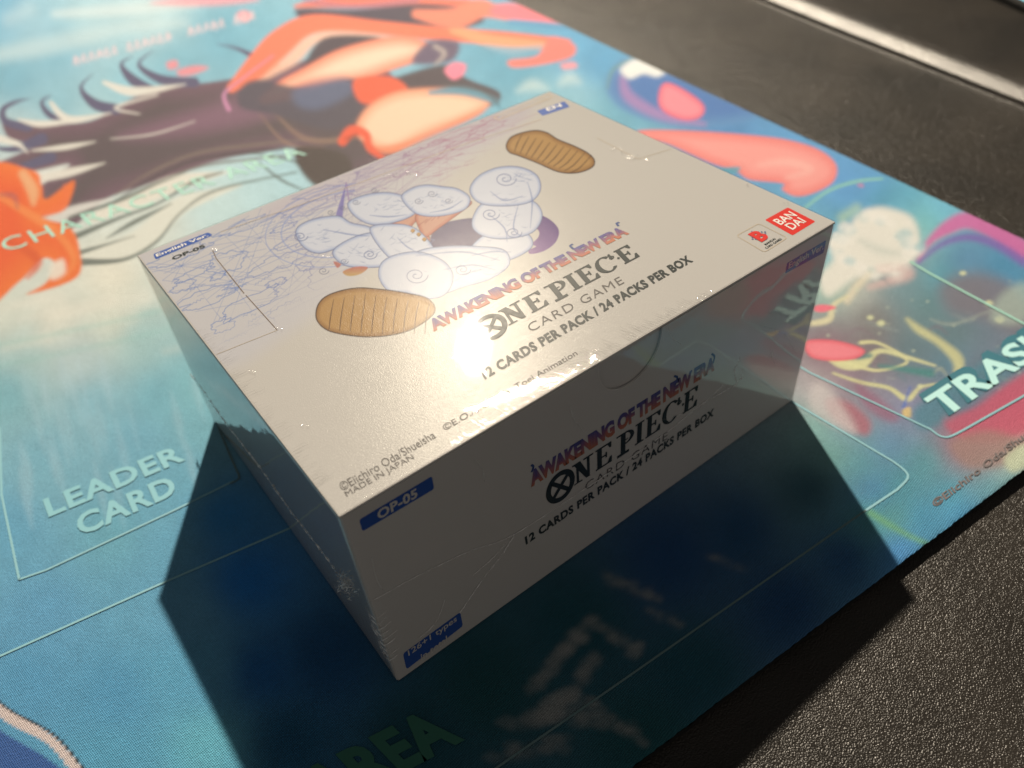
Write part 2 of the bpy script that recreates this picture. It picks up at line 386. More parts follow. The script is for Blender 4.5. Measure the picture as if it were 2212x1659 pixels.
# ------------------------------------------------------------------ the play mat
r1, r2 = on('mat', 2213 / 1.8228, 95 / 1.8228), on('mat', 4032 / 1.8228, 939 / 1.8228)       # right edge
f1, f2 = on('mat', 4032 / 1.8228, 1847 / 1.8228), on('mat', 2632 / 1.8228, 2911 / 1.8228)     # front edge
def isect(a, b, c, d):
    A = np.array([(b - a)[:2], -(d - c)[:2]]).T; t = np.linalg.solve(A, (c - a)[:2]); return a[:2] + t[0] * (b - a)[:2]
corner = isect(r1, r2, f1, f2)
ex = (f2 - f1)[:2]; ex /= np.linalg.norm(ex)        # along front edge to the left
ey = (r1 - r2)[:2]; ey /= np.linalg.norm(ey)        # along right edge away
mat_w, mat_d = 0.50, 0.84
def spaced(n, total, near, dens):                   # finer steps close to the camera
    t = np.linspace(0, 1, 4000); dn = dens(t * total); c = np.concatenate([[0], np.cumsum((dn[1:] + dn[:-1]) / 2)]); c /= c[-1]
    return np.interp(np.linspace(0, 1, n), c, t * total)
a_ = spaced(760, mat_w, 0, lambda s: 1 / (0.35 + np.abs(s - 0.2) * 2.2))
b_ = spaced(860, mat_d, 0, lambda s: 1 / (0.16 + s * 1.3))
AA, BB = np.meshgrid(a_, b_)
X = corner[0] + AA * ex[0] + BB * ey[0]; Y = corner[1] + AA * ex[1] + BB * ey[1]
r_ = 0.006                                          # rounded corner of the mat
Zm = 0.00012 * sn(X * 5, Y * 5, 11)
edge = np.minimum(AA, BB); Zm = Zm - 0.0003 * np.exp(-edge / 0.0008)
jit = 0.00012 * sn(X * 300, Y * 300, 5)
X = X + np.where(AA < 1e-6, jit, 0); Y = Y + np.where(BB < 1e-6, jit, 0)
G = np.stack([X, Y, Zm], -1)
px, py = to_px(G)
BG = [(0, 20, (112, 160, 178)), (80, 60, (150, 182, 188)), (200, 50, (165, 192, 192)), (330, 30, (180, 200, 196)), (120, 110, (120, 168, 180)), (30, 170, (112, 160, 172)), (280, 190, (134, 180, 188)),
      (480, 80, (112, 162, 174)), (560, 130, (122, 172, 182)), (10, 300, (170, 186, 182)), (130, 230, (128, 172, 180)), (230, 260, (160, 190, 188)), (380, 140, (118, 166, 176)), (300, 300, (205, 206, 192)),
      (20, 420, (224, 214, 194)), (120, 330, (214, 208, 192)), (330, 480, (205, 206, 190)), (470, 430, (188, 206, 198)), (560, 400, (178, 202, 198)), (620, 360, (166, 196, 196)), (240, 600, (222, 212, 188)),
      (10, 680, (206, 204, 184)), (120, 690, (216, 208, 186)), (240, 690, (206, 204, 182)), (60, 760, (160, 184, 176)), (170, 780, (176, 190, 184)), (300, 730, (150, 182, 176)), (20, 850, (118, 168, 172)),
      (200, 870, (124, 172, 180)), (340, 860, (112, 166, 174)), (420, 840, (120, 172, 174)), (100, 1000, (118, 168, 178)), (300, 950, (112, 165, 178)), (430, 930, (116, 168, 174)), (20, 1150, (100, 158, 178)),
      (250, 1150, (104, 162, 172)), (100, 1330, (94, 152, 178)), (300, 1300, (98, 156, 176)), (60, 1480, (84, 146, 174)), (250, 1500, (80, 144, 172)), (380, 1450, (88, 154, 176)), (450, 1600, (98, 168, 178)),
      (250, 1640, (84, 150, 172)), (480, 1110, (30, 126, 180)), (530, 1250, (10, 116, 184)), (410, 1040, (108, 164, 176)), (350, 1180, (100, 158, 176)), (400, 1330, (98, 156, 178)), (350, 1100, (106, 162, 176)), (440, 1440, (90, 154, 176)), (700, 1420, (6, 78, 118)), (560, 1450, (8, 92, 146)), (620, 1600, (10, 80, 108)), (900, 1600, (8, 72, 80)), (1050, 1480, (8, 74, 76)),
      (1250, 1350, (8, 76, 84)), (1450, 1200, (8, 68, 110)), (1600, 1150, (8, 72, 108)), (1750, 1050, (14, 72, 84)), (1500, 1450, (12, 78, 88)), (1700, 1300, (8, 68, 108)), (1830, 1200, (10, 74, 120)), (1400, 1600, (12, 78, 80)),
      (1130, 150, (96, 156, 172)), (1180, 220, (140, 182, 186)), (1250, 200, (150, 190, 194)), (1230, 110, (96, 160, 190)), (1290, 150, (80, 148, 184)), (1280, 260, (126, 178, 184)), (1330, 230, (100, 156, 172)),
      (1560, 290, (82, 132, 174)), (1700, 340, (92, 150, 190)), (1800, 390, (98, 154, 200)), (1880, 400, (96, 150, 198)), (1830, 430, (90, 146, 196)), (1740, 430, (96, 158, 180)), (1900, 425, (72, 148, 160)),
      (1960, 430, (86, 158, 178)), (2030, 450, (112, 182, 204)), (2000, 480, (118, 190, 176)), (1820, 470, (84, 152, 160)), (1790, 560, (150, 190, 196)), (1960, 520, (170, 190, 176)), (2080, 560, (84, 130, 164)),
      (2160, 580, (62, 136, 168)), (2040, 600, (74, 150, 158)), (2200, 620, (72, 140, 168)), (1850, 620, (200, 190, 172)), (1800, 600, (150, 185, 150)), (1950, 620, (112, 138, 140)), (2100, 640, (120, 112, 114)),
      (2000, 660, (96, 128, 124)), (1890, 690, (120, 108, 100)), (2060, 720, (96, 118, 116)), (2180, 700, (112, 118, 124)), (2140, 780, (96, 124, 134)), (1960, 760, (90, 118, 120)), (1880, 770, (124, 100, 96)),
      (1790, 760, (128, 80, 92)), (1830, 830, (150, 112, 124)), (1770, 840, (192, 176, 168)), (1900, 860, (150, 138, 148)), (1960, 880, (140, 135, 160)), (2060, 790, (78, 130, 142)), (2090, 880, (120, 92, 120)),
      (2170, 850, (176, 84, 112)), (1760, 920, (130, 176, 160)), (1830, 930, (124, 160, 166)), (1920, 960, (96, 140, 168)), (1860, 1000, (84, 146, 148)), (1800, 980, (110, 158, 140)), (1940, 1050, (70, 140, 142)),
      (1890, 1060, (66, 120, 166)), (2000, 1000, (74, 150, 150)), (2080, 960, (176, 92, 100)), (2110, 1000, (160, 120, 108)), (2160, 930, (208, 92, 108)), (2200, 900, (214, 88, 108)), (2190, 990, (196, 200, 166)),
      (2130, 1040, (70, 160, 168)), (2060, 1060, (64, 156, 168)), (1990, 1120, (66, 142, 172)), (1930, 1130, (96, 154, 124)), (1940, 1180, (70, 136, 196)), (1880, 1120, (78, 148, 142)), (2080, 1110, (70, 150, 190)), (2200, 1040, (100, 178, 178))]
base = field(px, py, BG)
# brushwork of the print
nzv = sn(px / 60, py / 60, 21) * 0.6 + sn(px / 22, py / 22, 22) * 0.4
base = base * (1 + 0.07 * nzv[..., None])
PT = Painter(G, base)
B, S = PT.blob, PT.stroke
# light streaks and clouds of the sky print
for i in range(26):
    x = random.uniform(20, 420); y = random.uniform(760, 1040); l = random.uniform(50, 150)
    S([(x, y), (x + l * 0.12, y + l * 0.5), (x + l * 0.22, y + l)], [2, random.uniform(10, 22), 2], (178, 200, 202), 9, random.uniform(0.12, 0.32))
for i in range(14):
    x = random.uniform(0, 420); y = random.uniform(650, 760); S([(x, y), (x + 90, y - 22)], [6, 26], (228, 216, 194), 16, 0.25)
for y0, a in ((745, 0.35), (790, 0.25)): S([(0, y0), (150, y0 - 30), (330, y0 - 70), (420, y0 - 100)], 10, (140, 184, 170), 8, a)
S([(0, 118), (120, 95), (270, 60), (400, 50)], [30, 40, 22, 10], (196, 206, 198), 16, 0.5); S([(120, 30), (250, 22), (420, 8)], [14, 26, 14], (206, 210, 200), 12, 0.6)
S([(60, 20), (20, 40)], 30, (200, 208, 200), 18, 0.3)
B([(330, 5), (480, -14), (560, 0), (470, 12), (380, 12)], (224, 146, 146), 8, 0.8)
# --- generic stand-in for the printed picture: one broad plum brush wave with curled ends
plum = (112, 84, 92); plumd = (92, 78, 78)
B([(720, 110), (600, 150), (470, 175), (380, 185), (330, 190), (250, 232), (190, 262), (90, 268), (30, 272), (4, 262), (20, 300), (70, 315), (0, 350), (-30, 372), (60, 372), (150, 355), (90, 400), (40, 470),
   (110, 520), (160, 490), (230, 430), (330, 395), (460, 350), (560, 330), (650, 320), (700, 390), (780, 385), (860, 330), (900, 260), (860, 180), (800, 120)], plum, 5, 1, inner=plumd, inw=46)
B([(560, 190), (640, 150), (700, 190), (560, 260), (420, 290), (300, 300), (260, 290), (380, 250)], (134, 96, 110), 24, 0.7)
for P, w in (([(330, 190), (290, 175), (262, 140), (285, 122)], [10, 22, 8, 1]), ([(420, 178), (350, 172), (300, 140), (330, 110)], [22, 20, 8, 1]), ([(250, 236), (205, 225), (175, 190), (200, 160)], [24, 22, 8, 1]),
             ([(150, 262), (110, 250), (90, 222), (110, 205)], [10, 14, 8, 1]), ([(60, 275), (12, 262), (8, 235), (40, 218), (64, 214)], [20, 16, 12, 6, 1]), ([(600, 150), (520, 108), (470, 95)], [24, 8, 1]),
             ([(90, 300), (30, 322), (-20, 318)], [26, 14, 4]), ([(110, 340), (40, 362), (-30, 368)], [24, 14, 6])):
    S(P, w, (92, 86, 106), 3, 1)
for P, w in (([(40, 258), (90, 268), (180, 258)], [4, 14, 3]), ([(70, 325), (140, 318), (205, 306)], [3, 12, 2]), ([(60, 390), (150, 372), (226, 352)], [16, 18, 2]), ([(340, 205), (250, 232), (300, 246)], [3, 6, 2]),
             ([(225, 178), (290, 198), (400, 182)], [8, 20, 2]), ([(110, 222), (150, 258), (240, 244)], [8, 16, 2]), ([(0, 300), (40, 312), (60, 330)], [16, 10, 2]), ([(240, 300), (330, 290), (420, 262)], [1, 3, 1])):
    S(P, w, (214, 204, 186), 4, 0.95)
for off, c, w in ((0, (120, 104, 92), 7), (14, (86, 74, 74), 8), (30, (112, 98, 88), 5)):
    S([(250, 420 + off), (330, 370 + off), (430, 330 + off), (560, 312 + off), (680, 300 + off)], [2, w, w, w, 2], c, 4, 0.9)
S([(590, 240), (660, 300), (760, 296), (840, 250)], [2, 10, 10, 2], (150, 118, 96), 6, 0.7)
S([(560, 245), (620, 310), (700, 318)], [1, 6, 1], (158, 124, 100), 4, 0.6)
# cream sweeps with dark lines beneath it
for P, w, c, a in (([(200, 470), (300, 430), (380, 395), (490, 372)], [20, 30, 34, 4], (216, 206, 186), .95), ([(190, 560), (300, 520), (380, 450), (440, 425), (520, 400)], [30, 46, 40, 26, 4], (214, 208, 188), .9),
                   ([(100, 480), (160, 455), (240, 430)], [30, 22, 4], (210, 202, 188), .9)): S(P, w, c, 5, a)
for P, w in (([(160, 512), (260, 470), (340, 440), (420, 392), (480, 372)], [14, 7, 5, 7, 3]), ([(180, 566), (270, 560), (340, 520), (390, 460), (470, 410), (640, 372)], [16, 8, 6, 4, 5, 3]), ([(175, 545), (240, 525), (290, 510)], [10, 4, 1]),
             ([(560, 352), (610, 390), (660, 412)], [3, 6, 2]), ([(150, 470), (260, 432), (330, 400), (400, 372)], [6, 8, 6, 2]), ([(230, 515), (290, 480), (370, 440)], [2, 10, 2]), ([(540, 330), (640, 350), (700, 390)], [2, 5, 3])):
    S(P, w, (92, 98, 88), 3.5, 0.9)
B([(640, 318), (740, 330), (760, 380), (700, 410), (650, 370)], (78, 66, 60), 7, 1)
# orange flame-like blob on the left
B([(-40, 372), (70, 368), (90, 400), (100, 430), (160, 390), (140, 452), (90, 470), (150, 490), (172, 540), (165, 600), (60, 636), (100, 610), (118, 570), (90, 560), (40, 610), (-40, 650)], (226, 112, 52), 5, 1, inner=(222, 92, 48), inw=60)
for P, w, c in (([(-10, 420), (60, 460), (120, 500), (160, 560), (130, 610)], [10, 18, 16, 14, 2], (228, 132, 70)), ([(50, 376), (70, 410), (72, 440)], [20, 26, 10], (222, 168, 118)), ([(96, 462), (140, 440), (140, 400)], [10, 12, 2], (226, 108, 60)), ([(20, 520), (80, 560), (60, 600)], [10, 22, 6], (206, 84, 44))):
    S(P, w, c, 7, 0.8)
B([(108, 575), (136, 560), (140, 590), (112, 604)], (222, 208, 186), 8, 0.9)
S([(0, 420), (30, 424), (38, 450)], [6, 12, 3], (150, 96, 90), 6, .6)
# --- abstract coral and peach ribbons crossing at the top
S([(1010, 8), (860, 4), (740, 2), (640, 14)], [20, 26, 30, 8], (228, 118, 92), 6, 1)
B([(640, 20), (760, 20), (900, 8), (1010, 20), (1040, 50), (900, 78), (760, 66), (680, 60)], (82, 72, 80), 7, 1)
S([(660, 0), (760, 14), (900, 0)], 12, (150, 110, 130), 7, 0.6)
S([(500, 190), (560, 140), (610, 90), (680, 52), (820, 60), (960, 74), (1100, 82), (1230, 88)], [20, 56, 60, 42, 30, 30, 26, 6], (232, 120, 88), 5, 1)
S([(560, 176), (630, 128), (680, 84), (760, 76), (900, 88)], [4, 26, 22, 14, 4], (238, 182, 150), 9, 0.9)
S([(980, 64), (1060, 88), (1160, 96), (1228, 100)], [18, 26, 20, 4], (236, 158, 112), 6, 0.95)
S([(900, 30), (980, 40), (1040, 18), (1100, 40)], [20, 44, 40, 8], (230, 132, 104), 7, 1)
B([(1080, 8), (1160, 14), (1240, 46), (1200, 52), (1120, 44), (1060, 30)], (236, 124, 128), 7, 1)
S([(1100, 48), (1170, 54), (1240, 62)], [10, 14, 8], (92, 150, 178), 5, 0.9)
B([(700, 82), (800, 78), (830, 92), (760, 110), (700, 128), (660, 140)], (84, 72, 76), 6, 1)
B([(650, 150), (740, 104), (860, 78), (930, 96), (920, 124), (850, 150), (770, 176), (660, 188), (600, 214), (560, 216), (600, 178)], (232, 128, 96), 5, 1, inner=(240, 200, 168), inw=30)
S([(570, 218), (640, 204), (700, 182)], [16, 18, 6], (230, 132, 92), 5, .9)
B([(930, 88), (990, 92), (978, 130), (920, 140), (890, 130)], (104, 88, 104), 8, 1)
S([(940, 100), (960, 116), (940, 140)], [8, 10, 4], (196, 178, 160), 6, 0.7)
B([(520, 190), (560, 172), (660, 190), (770, 170), (790, 230), (720, 280), (600, 250), (520, 232)], (86, 78, 84), 8, 0.95)
B([(640, 190), (740, 168), (760, 200), (690, 236), (640, 226)], (98, 104, 124), 12, 0.8)
B([(820, 180), (860, 165), (960, 140), (1010, 170), (1080, 200), (1050, 230), (900, 215)], (84, 72, 74), 6, 1)
S([(494, 236), (484, 205), (510, 180), (590, 120)], [10, 8, 5, 3], (196, 132, 158), 3, 0.9)
# peach pool with rounded outline, coral ring beside it
B([(770, 170), (840, 165), (880, 190), (860, 215), (790, 225), (765, 200)], (226, 96, 64), 6, 1)
B([(790, 235), (850, 200), (930, 190), (1010, 196), (1060, 215), (1030, 250), (930, 290), (840, 330), (770, 290)], (236, 150, 112), 7, 1, inner=(238, 196, 160), inw=26)
S([(800, 322), (850, 322), (920, 296), (1000, 260), (1040, 240)], [10, 18, 12, 10, 4], (228, 128, 88), 8, 0.8)
S([(930, 200), (1000, 196), (1060, 214), (1080, 232)], [8, 20, 16, 6], (92, 142, 154), 6, 0.95)
S([(960, 182), (1040, 196), (1076, 224)], [4, 5, 3], (92, 80, 74), 4, 0.9)
S([(740, 305), (760, 282), (790, 290), (800, 320), (840, 350)], [20, 22, 18, 16, 6], (226, 92, 62), 5, 1)
S([(748, 300), (770, 292)], [6, 6], (150, 60, 44), 5, .7)
B([(960, 152), (980, 135), (1006, 140), (1000, 162), (978, 172)], (236, 132, 146), 5, 1)
B([(1100, 130), (1160, 120), (1190, 80), (1240, 96), (1236, 122), (1180, 138), (1110, 146)], (232, 124, 108), 6, 1)
S([(1050, 100), (1110, 110), (1170, 100)], [6, 16, 4], (150, 172, 180), 8, 0.8)
B([(1212, 138), (1240, 134), (1246, 146), (1218, 150)], (236, 150, 150), 5, .9)
for x, y, w in ((1150, 190, 60), (1200, 240, 50), (1230, 175, 40), (1260, 290, 40)): S([(x - w / 2, y + 6), (x, y - 6), (x + w / 2, y + 2)], [6, 24, 6], (206, 214, 200), 14, 0.6)
# bubble with cloud, pink petals along the right side
B([(1310, 170), (1340, 130), (1400, 122), (1480, 150), (1600, 210), (1640, 250), (1560, 272), (1440, 270), (1350, 240), (1314, 205)], (96, 140, 176), 8, 1, inner=(80, 118, 166), inw=30)
S([(1312, 190), (1325, 150), (1370, 124)], [4, 6, 4], (112, 150, 140), 4, 0.9)
S([(1345, 170), (1360, 210), (1430, 250), (1520, 268)], [14, 24, 20, 8], (172, 128, 168), 10, 0.8)
S([(1480, 150), (1540, 190), (1600, 220)], [12, 20, 10], (112, 168, 150), 8, 0.8); S([(1470, 152), (1520, 180)], [6, 12], (180, 192, 130), 7, .7)
B([(1340, 150), (1370, 128), (1410, 128), (1440, 150), (1420, 166), (1390, 160), (1360, 170)], (232, 226, 212), 8, 1)
B([(1428, 186), (1450, 180), (1500, 208), (1522, 232), (1512, 254), (1480, 260), (1440, 246), (1422, 222)], (226, 100, 118), 4, 1, inner=(238, 138, 142), inw=14)
B([(1380, 282), (1480, 282), (1600, 290), (1700, 302), (1770, 324), (1806, 356), (1800, 392), (1760, 416), (1720, 424), (1690, 410), (1690, 396), (1620, 388), (1590, 370), (1530, 350), (1440, 310), (1390, 300)], (232, 122, 112), 4, 1, inner=(238, 152, 138), inw=24)
S([(1640, 356), (1700, 350), (1750, 366), (1700, 384)], [6, 18, 16, 6], (240, 176, 158), 9, 0.7)
B([(1544, 366), (1596, 360), (1590, 374), (1550, 380)], (86, 150, 162), 3, .9)
S([(1735, 452), (1790, 412), (1850, 392), (1905, 386)], [6, 8, 8, 6], (134, 186, 170), 2.5, 0.9)
B([(1852, 332 + 66), (1862, 396), (1866, 404), (1856, 404)], (200, 120, 150), 3, .7)
# cream cloud and pale arc
B([(1830, 500), (1850, 465), (1890, 448), (1930, 452), (1970, 470), (1985, 510), (1975, 560), (1920, 590), (1850, 600), (1790, 640), (1770, 600), (1800, 560), (1790, 520)], (226, 216, 196), 11, 0.97)
S([(1820, 470), (1850, 450)], 20, (180, 200, 160), 12, 0.6); S([(1860, 520), (1900, 540), (1960, 550)], [10, 16, 6], (190, 192, 176), 12, 0.6)
S([(1985, 560), (2010, 520), (2050, 490), (2090, 476), (2140, 492), (2212, 540)], [6, 14, 30, 36, 40, 40], (206, 98, 150), 9, 0.9)
S([(1980, 572), (2030, 530), (2090, 512), (2150, 528), (2212, 566)], [4, 12, 16, 18, 20], (122, 92, 160), 9, 0.85)
S([(1900, 580), (1960, 590), (1880, 620)], [10, 30, 10], (222, 178, 164), 12, .7)
S([(1830, 650), (1850, 620), (1880, 590)], [14, 16, 14], (224, 206, 172), 8, 0.8)
pr = random.Random(9)
for _ in range(46):
    t = pr.uniform(0, 6.283); q = pr.uniform(.75, 1.12); x, y = 1890 + 88 * q * math.cos(t), 530 + 66 * q * math.sin(t); w_ = pr.uniform(6, 20)
    c_ = (232, 222, 204) if pr.random() < .62 else (150, 186, 184)
    B([(x - w_, y), (x - w_ * .2, y - w_ * .8), (x + w_, y - w_ * .2), (x + w_ * .3, y + w_ * .7)], c_, 7, pr.uniform(.25, .7))
for _ in range(30):                          # glints and drops in the field
    x, y = pr.uniform(1780, 2212), pr.uniform(600, 860); w_ = pr.uniform(1.5, 4); B([(x - w_, y), (x, y - w_), (x + w_, y), (x, y + w_)], (196, 200, 168), 3, pr.uniform(.2, .7))
for _ in range(16):
    x, y = pr.uniform(1820, 2180), pr.uniform(600, 830); a = pr.uniform(-1, 1); l = pr.uniform(20, 80)
    S([(x, y), (x + l * .5, y + a * 20), (x + l, y + a * 12 + 14)], [1, pr.uniform(3, 9), 1], pr.choice([(150, 160, 150), (88, 120, 124), (128, 100, 110), (190, 184, 140)]), 5, .45)
# TRASH field: smoke tones and yellow flourishes
B([(2030, 620), (2090, 590), (2180, 610), (2230, 680), (2200, 720), (2120, 690), (2050, 670)], (120, 112, 116), 22, 0.85)
S([(1745, 700), (1790, 690), (1800, 660), (1830, 640)], [10, 14, 10, 6], (220, 206, 160), 5, 0.9)
S([(1770, 770), (1850, 790), (1900, 800), (1960, 780), (1900, 742), (1860, 740)], [6, 8, 6, 6, 6, 8], (218, 208, 150), 3, 0.9)
S([(1760, 740), (1810, 782), (1860, 786), (1900, 758), (1960, 772), (2020, 790)], [6, 20, 22, 10, 8, 4], (218, 210, 152), 4, 0.9)
S([(1800, 806), (1860, 826), (1920, 838), (1960, 862), (1990, 836), (2040, 828)], [4, 7, 8, 12, 6, 3], (216, 208, 146), 4, 0.9)
S([(1960, 690), (1985, 712), (2030, 740), (2070, 780), (2060, 820)], [6, 16, 16, 24, 6], (204, 196, 140), 8, 0.9)
S([(1855, 772), (1880, 768)], 10, (72, 118, 120), 5, .8); S([(1900, 790), (2010, 806)], [6, 18], (66, 132, 122), 7, .8)
for x, y, r in ((1880, 686, 7), (1903, 698, 9), (2136, 655, 9), (2160, 690, 11), (1988, 834, 6), (2080, 590, 7)): B([(x - r, y), (x, y - r * .7), (x + r, y), (x, y + r * .7)], (216, 212, 160), 4, 0.9)
B([(2140, 690), (2160, 640), (2212, 610), (2230, 660), (2200, 700)], (168, 178, 158), 14, 0.7)
S([(2010, 690), (2060, 700), (2140, 670)], [2, 6, 2], (164, 168, 150), 6, .6)
B([(1758, 662), (1780, 658), (1806, 664), (1780, 674), (1760, 672)], (232, 112, 122), 2.5, 1)
B([(1740, 738), (1790, 734), (1840, 744), (1868, 758), (1850, 774), (1800, 780), (1750, 770)], (226, 92, 102), 3, 1, inner=(236, 128, 132), inw=10)
B([(1790, 860), (1840, 872), (1880, 910), (1870, 940), (1820, 920), (1786, 884)], (176, 96, 104), 12, 0.8)
B([(1850, 830), (1900, 860), (1940, 900), (1920, 910), (1870, 880)], (152, 92, 112), 12, 0.7)
B([(1760, 830), (1800, 850), (1850, 930), (1800, 920), (1750, 880)], (206, 192, 182), 14, 0.7)
S([(1952, 880), (1966, 836)], [8, 3], (72, 108, 180), 3, 0.7)
B([(1950, 885), (1966, 880), (1968, 900), (1952, 900)], (222, 190, 120), 4, .9)
B([(2035, 900), (2110, 880), (2230, 800), (2260, 900), (2160, 950), (2080, 950)], (196, 86, 104), 10, 0.75)
B([(2060, 950), (2140, 930), (2212, 960), (2180, 1000), (2100, 1010), (2060, 980)], (160, 126, 114), 14, 0.8)
B([(2170, 990), (2212, 960), (2240, 990), (2190, 1020)], (200, 202, 164), 10, 0.9)
S([(1880, 1108), (1950, 1150), (2010, 1178)], [16, 12, 10], (110, 164, 116), 8, 0.8)
# teal glow under TRASH
S([(2000, 900), (2080, 850), (2212, 760)], [60, 64, 70], (68, 128, 138), 14, 0.75, curve=False)
# red petals elsewhere and the streaky script in the far corner
for P, c in (([(360, 136), (380, 130), (384, 144), (366, 150)], (228, 130, 130)), ([(384, 152), (420, 142), (450, 146), (420, 160), (390, 164)], (228, 128, 128)), ([(512, 30), (530, 22), (544, 36), (526, 48)], (232, 150, 148))):
    B(P, c, 6, 0.85)
for i in range(24):
    if i in (6, 13, 14, 20): continue
    t = i / 23; x = 160 + 380 * t; y = 130 - 96 * t; q = (i * 37 % 7) - 3
    S([(x, y + 9), (x + 4 + q * .4, y - 9), (x + 9, y + 7 - q)], 3.5, (230, 190, 184), 2.5, 0.85)
    if i % 3 == 0: S([(x + 2, y), (x + 12, y - 3)], 3, (230, 190, 184), 2.5, .8)
# clouds of the shaded near part
rr_ = random.Random(41)
for x0_, y0_, x1_, y1_, w0_, a0_ in ((1144, 1493, 1262, 1371, 24, .6), (1200, 1420, 1275, 1340, 18, .4), (1280, 1343, 1377, 1409, 20, .5), (1307, 1239, 1422, 1298, 18, .45), (1400, 1320, 1470, 1350, 14, .3), (1110, 1569, 1231, 1510, 36, .55), (1266, 1510, 1394, 1604, 20, .6),
                                     (1283, 1423, 1235, 1500, 22, .5), (1085, 1640, 1214, 1596, 30, .45), (1530, 1200, 1600, 1230, 12, .25), (1230, 1540, 1300, 1570, 26, .35)):
    S([(x0_, y0_), ((x0_ + x1_) / 2 + rr_.uniform(-8, 8), (y0_ + y1_) / 2 + rr_.uniform(-8, 8)), (x1_, y1_)], [w0_ * .5, w0_ * 1.1, w0_ * .4], (120, 122, 114), 14, a0_ * .7)
    for _ in range(16):
        t = rr_.random(); x, y = x0_ + (x1_ - x0_) * t + rr_.gauss(0, w0_ * .35), y0_ + (y1_ - y0_) * t + rr_.gauss(0, w0_ * .35); w_ = rr_.uniform(.3, .9) * w0_
        B([(x - w_, y + rr_.uniform(-3, 3)), (x, y - w_ * .7), (x + w_, y - w_ * .3), (x + w_ * .4, y + w_ * .6)], (150, 146, 134), 9, rr_.uniform(.15, .5) * a0_ * 1.4)
# dark blue sweep with a cream line at the near left corner
B([(-60, 1540), (20, 1590), (90, 1630), (160, 1680), (240, 1760), (-60, 1760)], (52, 88, 140), 2.5, 1, curve=False)
S([(-40, 1500), (20, 1548), (110, 1600), (170, 1670), (200, 1720)], [8, 26, 20, 24, 26], (208, 186, 172), 2, 1)
S([(-40, 1484), (25, 1536), (118, 1588), (185, 1668), (215, 1720)], 5, (36, 40, 46), 1.6, 1)
mat_root = empty('playmat', (float(corner[0]), float(corner[1]), -MAT_T))
tag(mat_root, 'blue printed cloth play mat with a colourful pattern, lying under the white card box', 'play mat')
mat_root_inv = mat_root.location.copy()
ATT = []
def att(o, root): ATT.append((o, root)); return o
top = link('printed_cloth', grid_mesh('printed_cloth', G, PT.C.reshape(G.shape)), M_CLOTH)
if top.data.polygons[0].normal.z < 0: top.data.flip_normals()
att(top, mat_root)
# rubber body under the cloth
C0 = corner; C1 = corner + ex * mat_w; C2 = C1 + ey * mat_d; C3 = corner + ey * mat_d
nE = 240; ring = []
for a, b in ((C0, C1), (C1, C2), (C2, C3), (C3, C0)):
    for t in np.linspace(0, 1, nE, endpoint=False): ring.append(a + (b - a) * t)
ring = np.array(ring); n = len(ring); wob = 0.00010 * np.random.default_rng(2).normal(size=n)
ctr = ring.mean(0); dirs = (ring - ctr) / np.linalg.norm(ring - ctr, axis=1)[:, None]
vsb = []
for z, off in ((-0.00045, 0.00005), (-0.0012, 0.0001), (-MAT_T + 0.00002, 0.0)): vsb += [(*(ring[i] + dirs[i] * (off + wob[i])), z) for i in range(n)]
fsb = [(r0 * n + i, r0 * n + (i + 1) % n, (r0 + 1) * n + (i + 1) % n, (r0 + 1) * n + i) for r0 in range(2) for i in range(n)]
att(link('rubber_base', mesh('rubber_base', vsb, fsb), M_RUBBER), mat_root)
# lettering and zone lines printed on the mat
ml = 0.00016
def matfix(o): return att(o, mat_root)
matfix(lettering('leader_lettering', 'LEADER', 'mat', (106, 1118), (402, 994), (92, 1080), M_PALE, None, 0.03, 1.08, ml))
matfix(lettering('leader_lettering', 'CARD', 'mat', (175, 1160), (386, 1066), (160, 1116), M_PALE, None, 0.03, 1.08, ml))
matfix(lettering('trash_outline', 'TRASH', 'mat', (2028, 915), (2300, 732), (1984, 852), M_GLOW, None, 0.075, 1.02, ml - 0.00003))
matfix(lettering('trash_lettering', 'TRASH', 'mat', (2042, 905), (2292, 738), (1994, 862), M_MINT, None, 0.028, 1.05, ml))
matfix(lettering('area_lettering', 'COST AREA', 'mat', (330, 1960), (1006, 1600), (268, 1862), M_AREA, None, 0.045, 1.05, ml))
matfix(lettering('area_lettering', 'CHARACTER AREA', 'mat', (14, 545), (664, 334), (-4, 520), M_SAGE, None, 0.0, 1.15, ml))
matfix(lettering('small_print', '©Eiichiro Oda/Shueisha', 'mat', (2020, 1098), (2262, 912), (2010, 1084), M_BROWNPRINT, None, 0.02, 1.0, ml))
lw = 0.00062
matfix(line('zone_line', 'mat', [(-60, 990), (0, 1010 - 85), (4, 1070), (42, 1252)][1:] , lw, M_LINE, None, ml))
matfix(line('zone_line', 'mat', [(42, 1252), (100, 1232), (370, 1106), (505, 1040)], lw, M_LINE, None, ml))
matfix(line('zone_line', 'mat', [(462, 900), (500, 990), (516, 1026), (517, 1034), (508, 1041), (498, 1045)], lw, M_LINE_SHADED, None, ml))
matfix(line('zone_line', 'mat', [(0, 1418), (340, 1265), (700, 1110)], lw, M_LINE, None, ml))
c_ = rrect([(1500, 700), (1650, 845), (1962, 1030), (1870, 1105)], 0.3)
matfix(line('zone_line', 'mat', [(1600, 800), (1727, 878)] + [tuple(q) for q in catmull([(1930, 998), (1955, 1018), (1960, 1034), (1938, 1058)], 5)] + [(1870, 1103)], lw, M_LINE, None, ml))
matfix(line('zone_line', 'mat', [(1870, 1103), (1700, 1222), (1340, 1474), (1060, 1668), (900, 1775)], lw * 0.8, M_LINE_SHADED, None, ml))
